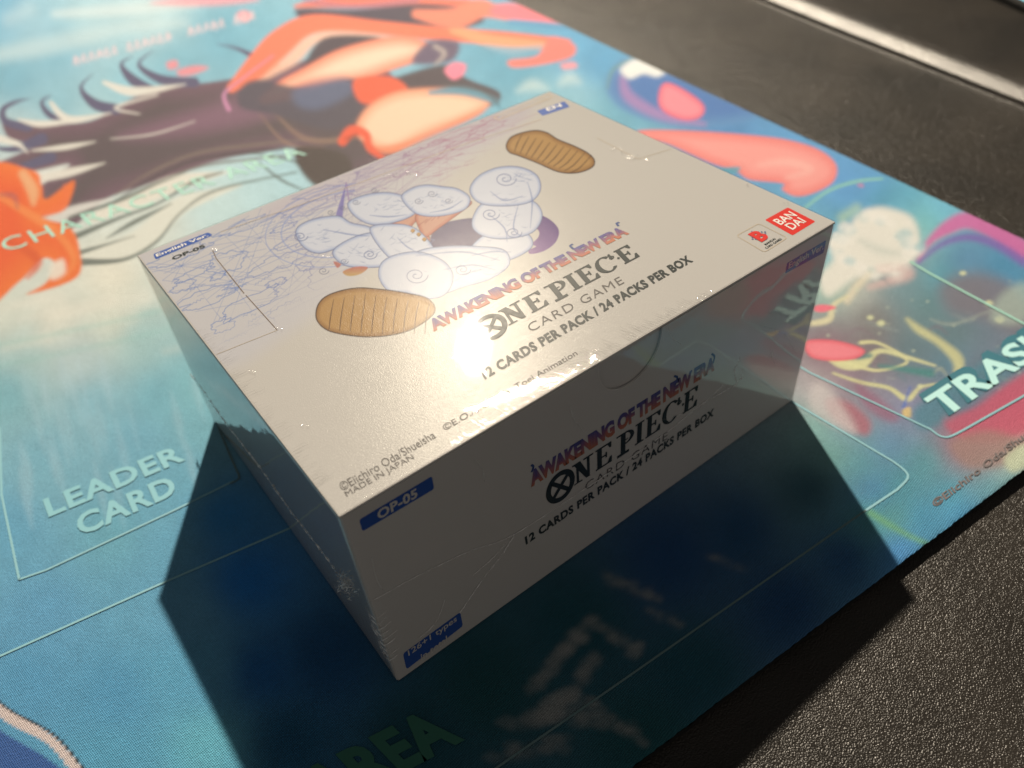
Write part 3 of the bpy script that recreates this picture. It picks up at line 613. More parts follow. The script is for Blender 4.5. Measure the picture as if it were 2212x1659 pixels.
matfix(line('zone_line', 'mat', [(1640, 740), (1750, 806)] + [tuple(q) for q in catmull([(2010, 928), (2030, 942), (2050, 944), (2080, 930)], 5)] + [(2212, 855), (2400, 745)], lw, M_LINE, None, ml))
matfix(line('zone_line', 'mat', [(1965, 565), (2010, 592), (2212, 700), (2500, 850)], lw * 1.6, M_SAGE, None, ml))
for o, root in ATT: o.parent = root; o.matrix_parent_inverse = Matrix.Translation(-Vector(root.location))
ATT.clear()

# ------------------------------------------------------------------ far mat in the corner
gz = LEATHER_Z + 0.0060
def on_z(x, y, z):
    d = ray(x, y); return CAM + d * (z - CAM[2]) / d[2]
g1, g2 = on_z(2120, -12, gz), on_z(2212, 31, gz); gd = (g2 - g1) / np.linalg.norm(g2 - g1); gn = np.array([-gd[1], gd[0], 0]); gn = gn if gn[0] > 0 else -gn
a0 = g1 - gd * 0.25; a1 = g2 + gd * 0.3
def slab(name, p, q, w, z0, z1, m_):
    v = [p, q, q + gn * w, p + gn * w]; V = [(x[0], x[1], z0) for x in v] + [(x[0], x[1], z1) for x in v]
    return link(name, mesh(name, V, [(0, 1, 2, 3), (4, 5, 6, 7), (0, 1, 5, 4), (1, 2, 6, 5), (2, 3, 7, 6), (3, 0, 4, 7)]), m_)
far = empty('playmat', tuple(float(v) for v in a0))
tag(far, 'light blue mat with a black edge, only its corner showing behind the raised leather seam', 'mat')
q1 = slab('black_edge', a0, a1, 0.006, gz, gz + 0.0035, M_RUBBER)
q2 = slab('blue_surface', a0 + gn * 0.006, a1 + gn * 0.006, 0.2, gz, gz + 0.0034, simple('sky_blue_cloth', alb((148, 214, 238)), 0.5))
for o in (q1, q2): o.parent = far; o.matrix_parent_inverse = Matrix.Translation(-Vector(far.location))

# ------------------------------------------------------------------ the carton
box = empty('card_box')
tag(box, 'shrink-wrapped white card box with blue badges, standing on the play mat', 'box')
# top panel with its print
nx, ny = 760, 600
XX, YY = np.meshgrid(np.linspace(0.0002, U - 0.0002, nx), np.linspace(0.0002, W - 0.0002, ny))
def top_z(X, Y):
    x, y = X / U, Y / W
    z = 0.0009 * (np.sin(math.pi * np.clip(x, 0, 1)) * np.sin(math.pi * np.clip(y, 0, 1)) - 0.9)
    return H + z * 0.45
ZZ = H + 0 * XX
G = np.stack([XX, YY, ZZ], -1)
CARD_WHITE = 0.49
white = np.array([0.415, 0.412, 0.410])
def alb(c, kk=0.415 / 0.78): return np.clip(lin(np.array(c) * 1.06) / LIT * kk, 0.002, 0.86)
PB = Painter(G, np.broadcast_to(white, G.shape))
B, S = PB.blob, PB.stroke
X_, Y_ = PB.x, PB.y
# old-chart line work that fades towards the front
def chart_col(x, y):
    t = np.clip((x - 520) / 420, 0, 1); a, b_ = np.array((112, 138, 188)), np.array((196, 150, 160)); return tuple(a * (1 - t) + b_ * t)
def inside_chart(x, y):                      # region printed with the chart
    return y < 760 - 0.62 * (x - 420) if x < 1000 else y < 420 - 0.2 * (x - 1000)
tA, tB, tC, tD = (296, 552), (1190, 197), (1803, 484), (730, 1113)
def top_uv(u, v):                            # u along the front edge, v from front to back, in photo pixels
    p = np.array([[u * U, v * W, H]]); a, b_ = to_px(p); return a[0], b_[0]
def S3(P, w, c, soft, a):                    # stroke given on the panel, u and v
    S([top_uv(*q) for q in P], w, c, soft, a, curve=False)
# faint tint of the chart paper
chart = [top_uv(-.02, 1.02), top_uv(-.02, .50), top_uv(.12, .48), top_uv(.3, .56), top_uv(.45, .68), top_uv(.62, .8), top_uv(.85, .9), top_uv(.86, 1.02)]
B(chart, (214, 206, 204), 26, 0.55)
B([top_uv(.3, 1.0), top_uv(.3, .9), top_uv(.8, .88), top_uv(.85, 1.0)], (206, 186, 186), 22, 0.45)
def fade(u, v):
    lim = 0.52 + 0.42 * max(0, u - 0.12)
    return max(0.0, min(1.0, (v - lim) / 0.10)) * max(0, min(1, (0.93 - u) / 0.12))
cr_ = random.Random(5)
def chart_stroke(P, w, a0):
    for i in range(0, len(P) - 1, 2):
        seg = P[i:i + 3]
        if len(seg) < 2: break
        u, v = seg[0]; f = fade(u, v)
        if f <= 0.02: continue
        x, y = top_uv(u, v); S3(seg, w, chart_col(x, y), 1.0, a0 * f)
nodes_ = [(0.24, 0.55), (0.05, 0.88), (0.47, 0.80), (0.62, 0.88), (0.78, 0.96), (0.10, 0.74), (0.20, 0.86), (0.30, 0.70), (0.42, 0.93), (0.16, 0.60), (0.55, 0.92), (0.68, 0.96)]
for u0, v0 in nodes_:                        # rhumb lines
    for k_ in range(6):
        a = k_ * math.pi / 6 + cr_.uniform(-.05, .05); L_ = cr_.uniform(0.12, 0.42)
        P = [(u0 + math.cos(a) * t * L_, v0 + math.sin(a) * t * L_) for t in np.linspace(-1, 1, 13)]
        P = [q for q in P if 0 < q[0] < 0.95 and 0.3 < q[1] < 1]
        if len(P) > 2: chart_stroke(P, 0.9, 0.55)
def coast(u, v, ru, rv, seed, n=46, w=1.4, a=0.8, arc=1.0):
    r = random.Random(seed); ph = [r.uniform(0, 6.28) for _ in range(6)]
    P = []
    for i in range(int(n * arc) + 1):
        t = 6.283 * i / n; q = 1 + sum(0.28 / (j + 1) ** 0.6 * math.sin(t * (j * 2 + 2) + ph[j]) for j in range(6)) * 0.55 + r.uniform(-.07, .07)
        P.append((u + ru * q * math.cos(t), v + rv * q * math.sin(t)))
    chart_stroke(P, w, a)
for i, (u, v, ru, rv) in enumerate([(.06, .93, .05, .03), (.12, .82, .03, .05), (.05, .72, .05, .03), (.10, .63, .06, .025), (.19, .73, .05, .03), (.24, .60, .035, .05), (.27, .78, .06, .03), (.20, .94, .06, .02), (.32, .90, .05, .03),
                                    (.36, .96, .04, .02), (.46, .88, .05, .02), (.52, .97, .06, .02), (.62, .93, .06, .03), (.72, .97, .05, .02), (.70, .90, .04, .02), (.78, .94, .04, .03), (.04, .60, .02, .02), (.06, .83, .04, .015), (.14, .55, .03, .03), (.57, .88, .04, .015), (.09, .78, .015, .012), (.16, .66, .02, .012), (.22, .67, .012, .02), (.25, .86, .03, .012), (.29, .64, .015, .03), (.03, .80, .02, .02), (.40, .90, .02, .01), (.66, .97, .02, .012), (.60, .97, .02, .01), (.74, .92, .025, .02), (.81, .98, .02, .01)]):
    coast(u, v, ru, rv, i + 3)
for i in range(170):                         # little place names, too small to read
    u = cr_.uniform(0.02, .85); v = cr_.uniform(.52, .99); L_ = cr_.uniform(.015, .05); n_ = int(L_ / 0.0035); a = cr_.uniform(-.5, .3)
    P = [(u + j * 0.0035 * math.cos(a), v + j * 0.0035 * math.sin(a) + (0.0045 if j % 2 else -0.0045) * cr_.uniform(.3, 1)) for j in range(n_)]
    if len(P) > 2: chart_stroke(P, 1.0, 0.75)
# compass rings
def ring_(cu_, cv_, r, w, c, a, t0=0, t1=6.283):
    P = [(cu_ + r * math.cos(t), cv_ + r * U / W * math.sin(t)) for t in np.linspace(t0, t1, 50)]
    S3(P, w, c, 1.1, a)
cu_, cv_ = 0.345, 0.775
for r, w, c, a in ((.150, 1.8, (140, 156, 200), .65), (.134, 1.0, (150, 160, 200), .4), (.120, 2.8, (146, 160, 202), .6), (.095, 1.0, (160, 166, 202), .45), (.07, 1.6, (168, 170, 202), .4)): ring_(cu_, cv_, r, w, c, a, 0.9, 5.6)
for k_ in range(44):
    t = 1.0 + k_ * 0.1; S3([(cu_ + r * math.cos(t), cv_ + r * U / W * math.sin(t)) for r in (.098, .117)], 0.9, (170, 172, 206), 0.9, .5)
B([(732, 470), (726, 478), (722, 488), (745, 486), (741, 470), (748, 396), (726, 468)], (142, 130, 178), 1.5, .9, curve=False)
S([(748, 396), (754, 432), (757, 440)], 3, (166, 136, 172), 1.5, .8)
# --- generic stand-in picture: pale cloud bank, two striped shells, a plum swirl and coral leaves
outl = (104, 106, 126); pale = (222, 218, 218); shade = (170, 178, 202)
def puff(P, fill=pale, sh=shade, w=1.7, o=(124, 126, 146), soft=1.3, inw=8):
    B(P, sh, soft, 1, inner=fill, inw=inw); S(P, w, o, 0.9, 0.9, closed=True)
# plum swirl
B([(1130, 470), (1175, 474), (1206, 500), (1202, 528), (1178, 548), (1148, 556), (1142, 548), (1158, 540), (1150, 534), (1164, 518), (1160, 502), (1120, 492)], (112, 88, 130), 1.5, 1, col2=(158, 120, 160), d2=((1190, 470), (1150, 556)))
B([(930, 540), (940, 500), (980, 484), (1040, 480), (1060, 510), (1010, 548), (950, 556)], (110, 98, 122), 2, 1)
# coral leaves
for P in ([(842, 480), (880, 462), (912, 470), (890, 500), (930, 520), (908, 552), (896, 540), (880, 512)], [(900, 470), (940, 462), (996, 440), (1020, 446), (980, 478), (950, 500), (920, 520), (906, 500)]):
    B(P, (196, 118, 96), 2, 1, inner=(214, 160, 134), inw=9); S(P, 1.4, (130, 84, 76), .8, .8, closed=True)
for k_ in range(6): S([(905 + k_ * 14, 494 - k_ * 5), (925 + k_ * 12, 480 - k_ * 6)], 1.2, (150, 90, 80), .8, .7)
# cloud bank: overlapping puffs
for P in ([(640, 500), (672, 478), (730, 470), (760, 486), (800, 496), (830, 520), (800, 540), (740, 540), (690, 552), (655, 536)],
          [(752, 442), (790, 424), (842, 420), (890, 436), (902, 462), (870, 482), (812, 492), (770, 474)],
          [(868, 432), (888, 412), (920, 404), (956, 408), (990, 414), (1016, 434), (1004, 460), (950, 474), (900, 468)],
          [(720, 548), (760, 520), (810, 508), (850, 520), (868, 552), (840, 580), (780, 584), (740, 576)],
          [(800, 500), (850, 490), (898, 500), (936, 540), (930, 566), (880, 574), (838, 560)],
          [(1010, 560), (1040, 520), (1090, 500), (1140, 512), (1150, 540), (1110, 566), (1050, 580)],
          [(1020, 490), (1040, 448), (1090, 430), (1150, 440), (1172, 472), (1150, 510), (1090, 524), (1040, 516)],
          [(1016, 412), (1036, 384), (1078, 366), (1124, 366), (1160, 384), (1168, 416), (1148, 442), (1104, 452), (1050, 450), (1024, 436)],
          [(862, 592), (900, 552), (960, 540), (1030, 540), (1090, 548), (1100, 580), (1060, 610), (1000, 628), (960, 640), (930, 620)],
          [(820, 606), (826, 574), (860, 556), (910, 552), (960, 572), (980, 604), (966, 640), (930, 652), (880, 640), (842, 636)]):
    puff(P)
for cx, cy, r in ((716, 462, 9), (742, 452, 8), (770, 440, 9), (810, 414, 9), (934, 424, 11), (970, 440, 9), (700, 590, 12), (745, 570, 9), (905, 440, 10)):
    t = np.linspace(0, 9, 22); S([(cx + r * (1 - q / 11) * math.cos(q), cy + .7 * r * (1 - q / 11) * math.sin(q)) for q in t], 1.4, outl, .8, .8)
for P in ([(1060, 420), (1090, 440), (1130, 430)], [(1056, 470), (1090, 500), (1096, 530)], [(1120, 450), (1110, 500), (1130, 520)], [(900, 560), (1000, 552), (1080, 570)], [(960, 590), (1020, 580), (1070, 590)], [(700, 500), (760, 512), (800, 516)],
          [(880, 470), (840, 474), (800, 470)], [(1020, 560), (1060, 552), (1104, 552)], [(930, 466), (970, 458), (1000, 440)], [(860, 520), (880, 540), (910, 556)], [(1140, 400), (1150, 440), (1146, 500)], [(1000, 600), (1040, 590)]):
    S(P, [1, 3.2, 1][:len(P)] if len(P) == 3 else 2, (132, 144, 178), 1.6, 0.75)
hr = random.Random(31)
for c0, rx, ry in (((690, 512), 40, 26), ((840, 450), 60, 22), ((950, 440), 50, 20), ((780, 552), 60, 26), ((1090, 470), 50, 70), ((1000, 590), 70, 30), ((868, 524), 50, 26), ((1120, 390), 40, 18)):
    for _ in range(26):
        x, y = c0[0] + hr.gauss(0, .45) * rx, c0[1] + hr.gauss(0, .45) * ry; a = hr.uniform(-.9, .5); L_ = hr.uniform(5, 22)
        S([(x, y), (x + L_ * .5 * math.cos(a), y + L_ * .5 * math.sin(a) + 1.5), (x + L_ * math.cos(a), y + L_ * math.sin(a))], [.6, 1.7, .6], (140, 150, 178), .8, hr.uniform(.2, .6))
# pebbles
for x, y in ((893, 505), (906, 513), (918, 524)): B([(x - 5, y), (x, y - 4), (x + 5, y), (x, y + 5)], (196, 150, 92), 1.2, 1); S([(x - 5, y + 1), (x, y + 5), (x + 5, y)], 1.1, (110, 84, 66), .7, .8)
for cx, cy, r in ((900, 602, 26), (1092, 392, 24), (1060, 470, 20), (1110, 510, 18), (1000, 590, 18), (650, 514, 16), (800, 556, 16)):
    t = np.linspace(0, 11, 30); S([(cx + r * (1 - q / 12.5) * math.cos(q), cy + .7 * r * (1 - q / 12.5) * math.sin(q)) for q in t], 1.8, (120, 126, 158), .9, .85)
# striped shells
def shell(P, stripes, col=(196, 152, 98), rim=(84, 66, 56)):
    B(P, (160, 116, 76), 1.5, 1, inner=col, inw=11)
    for q in stripes: S(q, [1.2, 2.4, 1.6], (96, 72, 60), .9, .85)
    S(P, 2.4, rim, .9, .95, closed=True)
shell([(684, 690), (690, 660), (716, 640), (770, 628), (830, 632), (880, 640), (926, 652), (940, 680), (900, 712), (850, 728), (790, 732), (730, 724), (700, 712)],
      [[(x, 640 + 4 * abs(i - 3)), (x - 7, 690), (x - 10, 716 + 2 * min(i, 5))] for i, x in enumerate(range(722, 930, 23))])
shell([(1094, 316), (1108, 296), (1150, 284), (1180, 288), (1206, 304), (1240, 318), (1270, 334), (1284, 350), (1278, 366), (1246, 378), (1206, 376), (1160, 356), (1120, 340), (1100, 332)],
      [[(1128 + i * 15, 292 + i * 4.6), (1118 + i * 13.5, 312 + i * 5.4), (1112 + i * 12, 330 + i * 4.8)] for i in range(11)])
B([(742, 592), (770, 582), (796, 584), (780, 598), (754, 602)], (196, 118, 106), 1.6, 1, col2=(206, 170, 110), d2=((760, 582), (760, 602)))
B([(722, 570), (738, 576), (730, 584)], (196, 118, 100), 1.5, .9)
top_panel = link('top_panel', grid_mesh('top_panel', G, PB.C.reshape(G.shape)), M_CARD)
if top_panel.data.polygons[0].normal.z < 0: top_panel.data.flip_normals()
top_panel.parent = box
# side panels, slightly inset, with a layered lid edge
def panel(name, quad, thick, normal, material=M_PLAIN, bevel=0.0):
    n_ = np.array(normal, float); q = [np.array(p, float) for p in quad]; V = q + [p - n_ * thick for p in q]
    k2 = len(q); F = [tuple(range(k2)), tuple(range(2 * k2 - 1, k2 - 1, -1))] + [(i, i + k2, (i + 1) % k2 + k2, (i + 1) % k2) for i in range(k2)]
    me = mesh(name, V, F); o = link(name, me, material, box)
    if bevel:
        md = o.modifiers.new('soft_edge', 'BEVEL'); md.width = bevel; md.segments = 3
    return o
lt = 0.0005                                   # board thickness
# front panel with a thumb notch
na, nb = on('front', 1292, 797), on('front', 1431, 712)
xm_, hw = (na[0] + nb[0]) / 2, abs(nb[0] - na[0]) / 2
nd = H - on('front', 1352, 829)[2]
zt = H - 0.0008
notch = [(xm_ - hw * math.cos(t), 0.0, zt - nd * math.sin(t) ** 0.8) for t in np.linspace(0, math.pi, 28)]
front = [(0.0003, 0, 0.0003), (0.0003, 0, zt)] + notch + [(U - 0.0003, 0, zt), (U - 0.0003, 0, 0.0003)]
panel('front_panel', front, lt, (0, -1, 0))
panel('tuck_flap', [(xm_ - hw * 1.8, 0.00075, zt), (xm_ - hw * 1.8, 0.00075, zt - 0.016), (xm_ + hw * 1.8, 0.00075, zt - 0.016), (xm_ + hw * 1.8, 0.00075, zt)], lt, (0, -1, 0))
panel('side_panel', [(0, 0.0003, 0.0003), (0, 0.0003, zt), (0, W - 0.0003, zt), (0, W - 0.0003, 0.0003)], lt, (-1, 0, 0))
panel('side_panel', [(U, 0.0003, 0.0003), (U, 0.0003, zt), (U, W - 0.0003, zt), (U, W - 0.0003, 0.0003)], lt, (1, 0, 0))
panel('back_panel', [(0.0003, W, 0.0003), (0.0003, W, zt), (U - 0.0003, W, zt), (U - 0.0003, W, 0.0003)], lt, (0, 1, 0))
# lid board: thin slab under the printed top, its cut edge shows as a fine double line
def lid(name, x0, x1, y0, y1, z0, z1, m_):
    me = mesh(name, [(x0, y0, z0), (x1, y0, z0), (x1, y1, z0), (x0, y1, z0), (x0, y0, z1), (x1, y0, z1), (x1, y1, z1), (x0, y1, z1)],
              [(0, 3, 2, 1), (0, 1, 5, 4), (1, 2, 6, 5), (2, 3, 7, 6), (3, 0, 4, 7), (4, 5, 6, 7)])
    o = link(name, me, m_, box); md = o.modifiers.new('soft_edge', 'BEVEL'); md.width = 0.00018; md.segments = 3; return o
lid('lid_board', -0.0001, U + 0.0001, -0.0001, W + 0.0001, H - 0.00062, H - 0.00004, M_PLAIN)

line('notch_edge', 'front', [tuple(float(q[0]) for q in to_px(np.array([[p[0], 0.0, p[2]]]))) for p in notch], 0.00022, M_SILVER, box, lift=0.00003)
# lettering on the top
def Lt(name, s, bl, br, tl, m_, **kw): return lettering(name, s, 'top', bl, br, tl, m_, box, **kw)
def Lf(name, s, bl, br, tl, m_, **kw): return lettering(name, s, 'front', bl, br, tl, m_, box, **kw)
ramp = [(0, (214, 128, 84)), (0.35, (206, 120, 100)), (0.62, (122, 90, 132)), (1, (92, 92, 148))]
def sunset(u, v):
    w = v + 0.12 * np.sin(u * 60); out = np.zeros((len(v), 3))
    for j in range(3): out[:, j] = np.interp(w, [r[0] for r in ramp], [alb(r[1])[j] for r in ramp])
    return out
def set_title(plane, bl, br, tl, m_):
    lettering('series_lettering', 'AWAKENING OF THE NEW ERA', plane, bl, br, tl, M_SUNSET, box, bold=0.06, spacing=0.95, shear=0.0, grad=sunset, lift=0.00007)
set_title('top', (938, 722), (1360, 510), (922, 700), None)
set_title('front', (1147, 1053), (1543, 800), (1141, 1020), None)
for plane, P in (('top', [(1336, 494), (1332, 488), (1338, 486)]), ('top', [(1240, 545), (1232, 538), (1238, 534)]), ('front', [(1540, 785), (1543, 770), (1537, 764)]), ('front', [(1458, 832), (1463, 816), (1456, 812)]), ('front', [(1148, 1020), (1152, 1008), (1147, 1004)])):
    line('flourish', plane, P, 0.0006, M_NAVY, box, curve=True)
# serif title logo built stroke by stroke
def serif_title(plane, bl, br, tl):
    O, X, Y = frame3(plane, bl, br, tl, 0.00008); polys = []
    def rect(x0, y0, x1, y1): polys.append([(x0, y0), (x1, y0), (x1, y1), (x0, y1)])
    def quad(*p): polys.append(list(p))
    s = 0.072                                            # slab height
    def E(x, w, hook=True):
        rect(x + .012, 0, x + .047, 1)
        rect(x, 0, x + w, s); rect(x, 1 - s, x + w * .96, 1); rect(x + .047, .5 - s / 2, x + w * .62, .5 + s / 2)
        quad((x + w, s), (x + w, .30), (x + w - .014, .30), (x + w - .034, s)); quad((x + w * .96, 1 - s), (x + w * .96, .74), (x + w * .96 - .013, .74), (x + w * .96 - .03, 1 - s))
        rect(x + w * .60, .37, x + w * .60 + .012, .63)
    def N(x, w):
        rect(x, 0, x + .062, s * .8); rect(x + .020, 0, x + .038, 1); rect(x - .008, 1 - s, x + .05, 1); quad((x + .0, 1), (x + .05, 1), (x + w - .002, 0), (x + w - .034, 0))
        rect(x + w - .026, 0, x + w - .006, 1); rect(x + w - .052, 1 - s, x + w + .022, 1)
    def arc(cx, cy, rx, ry, tx, ty, t0, t1, n=22):
        for i in range(n):
            a, b_ = t0 + (t1 - t0) * i / n, t0 + (t1 - t0) * (i + 1) / n
            quad((cx + rx * math.cos(a), cy + ry * math.sin(a)), (cx + rx * math.cos(b_), cy + ry * math.sin(b_)), (cx + (rx - tx) * math.cos(b_), cy + (ry - ty) * math.sin(b_)), (cx + (rx - tx) * math.cos(a), cy + (ry - ty) * math.sin(a)))
    N(0, .125); E(.165, .125)
    x = .345
    rect(x + .015, -.06, x + .052, 1.0); rect(x - .012, -.06 - s * .2, x + .082, s * .75); rect(x - .02, 1 - s, x + .06, 1)
    arc(x + .052, .70, .068, .30, .030, s, -1.57, 1.57)
    arc(x + .052, .70, .088 * .4, .12, .012, .05, 1.9, 5.4, 12)
    x = .475; rect(x + .016, 0, x + .052, 1); rect(x, 0, x + .070, s); rect(x, 1 - s, x + .070, 1)
    E(.562, .122)
    arc(.772, .5, .076, .52, .036, s, .75, 5.55, 30); rect(.825, .62, .842, .98); arc(.838, .72, .02, .1, .01, .05, 0, 6.283, 12)
    E(.878, .122); polys.append([(.872, .42), (.885, .5), (.872, .58), (.862, .5)])
    # ring with crossed bars in place of the first letter
    arc(-.098, .40, .105, .72, .036, .22, 0, 6.2832, 44)
    for sgn in (1, -1):
        a = (-.098 - .060, .40 - sgn * .40); b_ = (-.098 + .060, .40 + sgn * .40); quad((a[0] - .011, a[1] + sgn * .05), (a[0] + .011, a[1] - sgn * .05), (b_[0] + .011, b_[1] - sgn * .05), (b_[0] - .011, b_[1] + sgn * .05))
    V = []; F = []
    for ip, p in enumerate(polys):
        F.append(tuple(range(len(V), len(V) + len(p)))); lift_ = np.array(NORM[plane]) * (0.0000015 * (ip % 7))
        V += [O + q[0] * X + q[1] * Y + lift_ for q in p]
    me = mesh('title_lettering', V, F)
    return link('title_lettering', me, M_BLACK, box)
serif_title('top', (1100, 708), (1382, 558), (1078, 677))
serif_title('front', (1240, 1049), (1504, 875), (1238, 1005))
Lt('subtitle_lettering', 'CARD GAME', (1147, 722), (1349, 615), (1137, 706), M_GREYINK, spacing=1.15, bold=-0.004)
Lf('subtitle_lettering', 'CARD GAME', (1264, 1060), (1441, 948), (1264, 1043), M_GREYINK, spacing=1.15, bold=-0.004)
Lt('contents_lettering', '12 CARDS PER PACK / 24 PACKS PER BOX', (1048, 823), (1498, 567), (1036, 804), M_BLACK, bold=0.045, spacing=1.1)
Lf('contents_lettering', '12 CARDS PER PACK / 24 PACKS PER BOX', (1136, 1177), (1541, 898), (1133, 1160), M_BLACK, bold=0.045, spacing=1.1)
Lt('small_print', '©Eiichiro Oda/Shueisha', (740, 1062), (943, 946), (730, 1045), M_GREYINK)
Lt('small_print', '©E.O./Shueisha, Toei Animation', (962, 934), (1250, 769), (954, 920), M_GREYINK)
Lt('small_print', 'MADE IN JAPAN', (752, 1077), (898, 994), (743, 1063), M_GREYINK)
bd = patch('badge', 'top', rrect([(331, 549), (450, 502), (460, 509), (336, 561)], 0.3), M_BLUE, box)
Lt('badge_lettering', 'English Ver.', (340, 557), (452, 512), (336, 550), M_WHITE, bold=0.02, lift=0.00009)
Lt('code_lettering', 'OP-05', (374, 563), (445, 535), (370, 556), M_BLACK, bold=0.035)
patch('badge', 'top', rrect([(1160, 240), (1219, 219), (1231, 231), (1172, 251)], 0.15), M_BLUE, box)
Lt('badge_lettering', 'EN', (1184, 241), (1215, 230), (1178, 235), M_WHITE, bold=0.02, lift=0.00009)
fr_ = rrect([(1066, 254), (1185, 204), (1194, 210), (1078, 260)], 0.2)
line('printed_frame', 'top', list(fr_), 0.0004, M_TAN, box, closed=True)
line('illegible_lettering', 'top', [(1082 + i * 3.4, 254.0 - i * 1.42 + (1.5 if i % 2 else -2.0)) for i in range(30)], 0.0003, M_TAN, box)
# red maker logo
RL = [(1652.2, 476), (1701.7, 448.3), (1761.6, 478.6), (1712, 509)]
patch('maker_logo', 'top', rrect(RL, 0.06), M_RED, box)
RLn = [np.array(q) for q in RL]
def rp(q4, u, v):                                        # u right, v down inside a logo square
    a, b_, c, d = q4; P = [on('top', *q) for q in (a, b_, c, d)]
    X3 = (1 - v) * ((1 - u) * P[0] + u * P[1]) + v * ((1 - u) * P[3] + u * P[2]); x, y = to_px(X3[None]); return (x[0], y[0])
Lt('maker_lettering', 'BAN', rp(RLn, .14, .47), rp(RLn, .86, .47), rp(RLn, .14, .16), M_WHITE, bold=0.012, lift=0.00009)
Lt('maker_lettering', 'DAI', rp(RLn, .20, .84), rp(RLn, .80, .84), rp(RLn, .20, .53), M_WHITE, bold=0.012, lift=0.00009)
WL = [np.array(q) for q in ((1590.6, 510.7), (1639.2, 483.8), (1700.8, 514.2), (1651.3, 545.5))]
line('emblem_frame', 'top', list(rrect(WL, 0.12)), 0.00022, M_TAN, box, closed=True)
V = []; F = []
for i in range(-4, 5):
    for j in range(-4, 5):
        if (i + j) % 2 == 0 and i * i + j * j < 18 and not (abs(i) < 2 and abs(j) < 4):
            u, v = .5 + i * .068, .40 + j * .062; k0 = len(V)
            V += [on('top', *rp(WL, u + a, v + b_)) + np.array((0, 0, .00006)) for a, b_ in ((-.026, -.024), (.026, -.024), (.026, .024), (-.026, .024))]; F.append((k0, k0 + 1, k0 + 2, k0 + 3))
link('emblem_dots', mesh('emblem_dots', V, F), M_NAVY, box)
Lt('emblem_lettering', 'B', rp(WL, .30, .66), rp(WL, .68, .66), rp(WL, .30, .16), M_RED, bold=0.05, lift=0.0001)
Lt('emblem_lettering', 'BANDAI', rp(WL, .28, .83), rp(WL, .72, .83), rp(WL, .28, .75), M_BLACK, bold=0.01)
Lt('emblem_lettering', 'CARD GAMES', rp(WL, .16, .95), rp(WL, .84, .95), rp(WL, .16, .87), M_BLACK, bold=0.01)
# badges on the front
patch('badge', 'front', rrect([(775.5, 1122.5), (933, 1028), (938, 1056), (783, 1148)], 0.22), M_BLUE, box)
Lf('badge_lettering', 'OP-05', (817, 1123), (902, 1073), (813, 1103), M_SILVER, bold=0.03, spacing=1.05, lift=0.0001)
patch('badge', 'front', rrect([(870, 1412), (994, 1322), (1000, 1352), (878, 1446)], 0.18), M_BLUE, box)
Lf('badge_lettering', '126+1 types', (883, 1420), (987, 1344), (880, 1405), M_SILVER, bold=0.012, lift=0.0001)
Lf('badge_lettering', 'in total', (910, 1427), (966, 1386), (908, 1413), M_SILVER, bold=0.012, lift=0.0001)
patch('badge', 'front', rrect([(1700, 568), (1785, 518), (1779, 546), (1696, 591)], 0.12), M_BLUE, box)
Lf('badge_lettering', 'English Ver.', (1702, 585), (1777, 542), (1704, 567), M_SILVER, bold=0.015, lift=0.0001)
# die-cut slits and creases
line('cut_slit', 'top', [(532, 640), (600, 716)], 0.00022, M_SLIT, box)
line('cut_slit', 'top', [(460, 542), (468, 560), (528, 636)], 0.00025, M_SLIT, box)
line('crease', 'top', [(476, 502), (660, 440), (850, 370), (1005, 313), (1172, 258)], 0.00025, M_TAN, box)
line('cut_slit', 'top', [(600, 716), (520, 746), (468, 766)], 0.00014, M_TAN, box)
line('crease', 'top', [(1378, 346), (1450, 322)], 0.0002, M_TAN, box); line('crease', 'top', [(1290, 300), (1378, 346)], 0.0002, M_TAN, box)

# ------------------------------------------------------------------ shrink film over the carton
fo = 0.00038
def film_face(fx, nu, nv):
    uu, vv = np.meshgrid(np.linspace(0, 1, nu), np.linspace(0, 1, nv)); return fx(uu, vv)
rr = 0.0009
parts = []
Vf = []; Ff = []
def add_grid(P, flip=False):
    ny_, nx_ = P.shape[:2]; k0 = sum(len(v) for v in Vf); Vf.append(P.reshape(-1, 3)); idx = np.arange(nx_ * ny_).reshape(ny_, nx_) + k0
    q = np.stack([idx[:-1, :-1], idx[:-1, 1:], idx[1:, 1:], idx[1:, :-1]], -1).reshape(-1, 4); Ff.append(q[:, ::-1] if flip else q)
# one wrapped sheet: rounded box section, mapped from a cube-like grid
def rounded(P):
    lo = np.array([-fo + rr, -fo + rr, 0.0]); hi = np.array([U + fo - rr, W + fo - rr, H + fo - rr])
    c = np.clip(P, lo, hi); d = P - c; n_ = np.linalg.norm(d, axis=-1, keepdims=True); n_[n_ == 0] = 1
    return c + d / n_ * rr
eu = np.concatenate([[0], np.linspace(0.0002, 0.02, 14), np.linspace(0.04, 0.96, 70), np.linspace(0.98, 0.9998, 14), [1]])
ev = eu.copy()
x0, x1, y0, y1, z1 = -fo, U + fo, -fo, W + fo, H + fo
def lerp(a, b, t): return a + (b - a) * t
uu, vv = np.meshgrid(eu, ev)
add_grid(rounded(np.stack([lerp(x0, x1, uu), lerp(y0, y1, vv), np.full_like(uu, z1)], -1)))
ez = 1 - np.concatenate([[0], np.linspace(0.0003, 0.03, 10), np.linspace(0.06, 1, 40)])
uu, zz = np.meshgrid(eu, ez)
add_grid(rounded(np.stack([lerp(x0, x1, uu), np.full_like(uu, y0), lerp(0.0, z1, zz)], -1)), True)
add_grid(rounded(np.stack([lerp(x0, x1, uu), np.full_like(uu, y1), lerp(0.0, z1, zz)], -1)))
add_grid(rounded(np.stack([np.full_like(uu, x0), lerp(y0, y1, uu), lerp(0.0, z1, zz)], -1)))
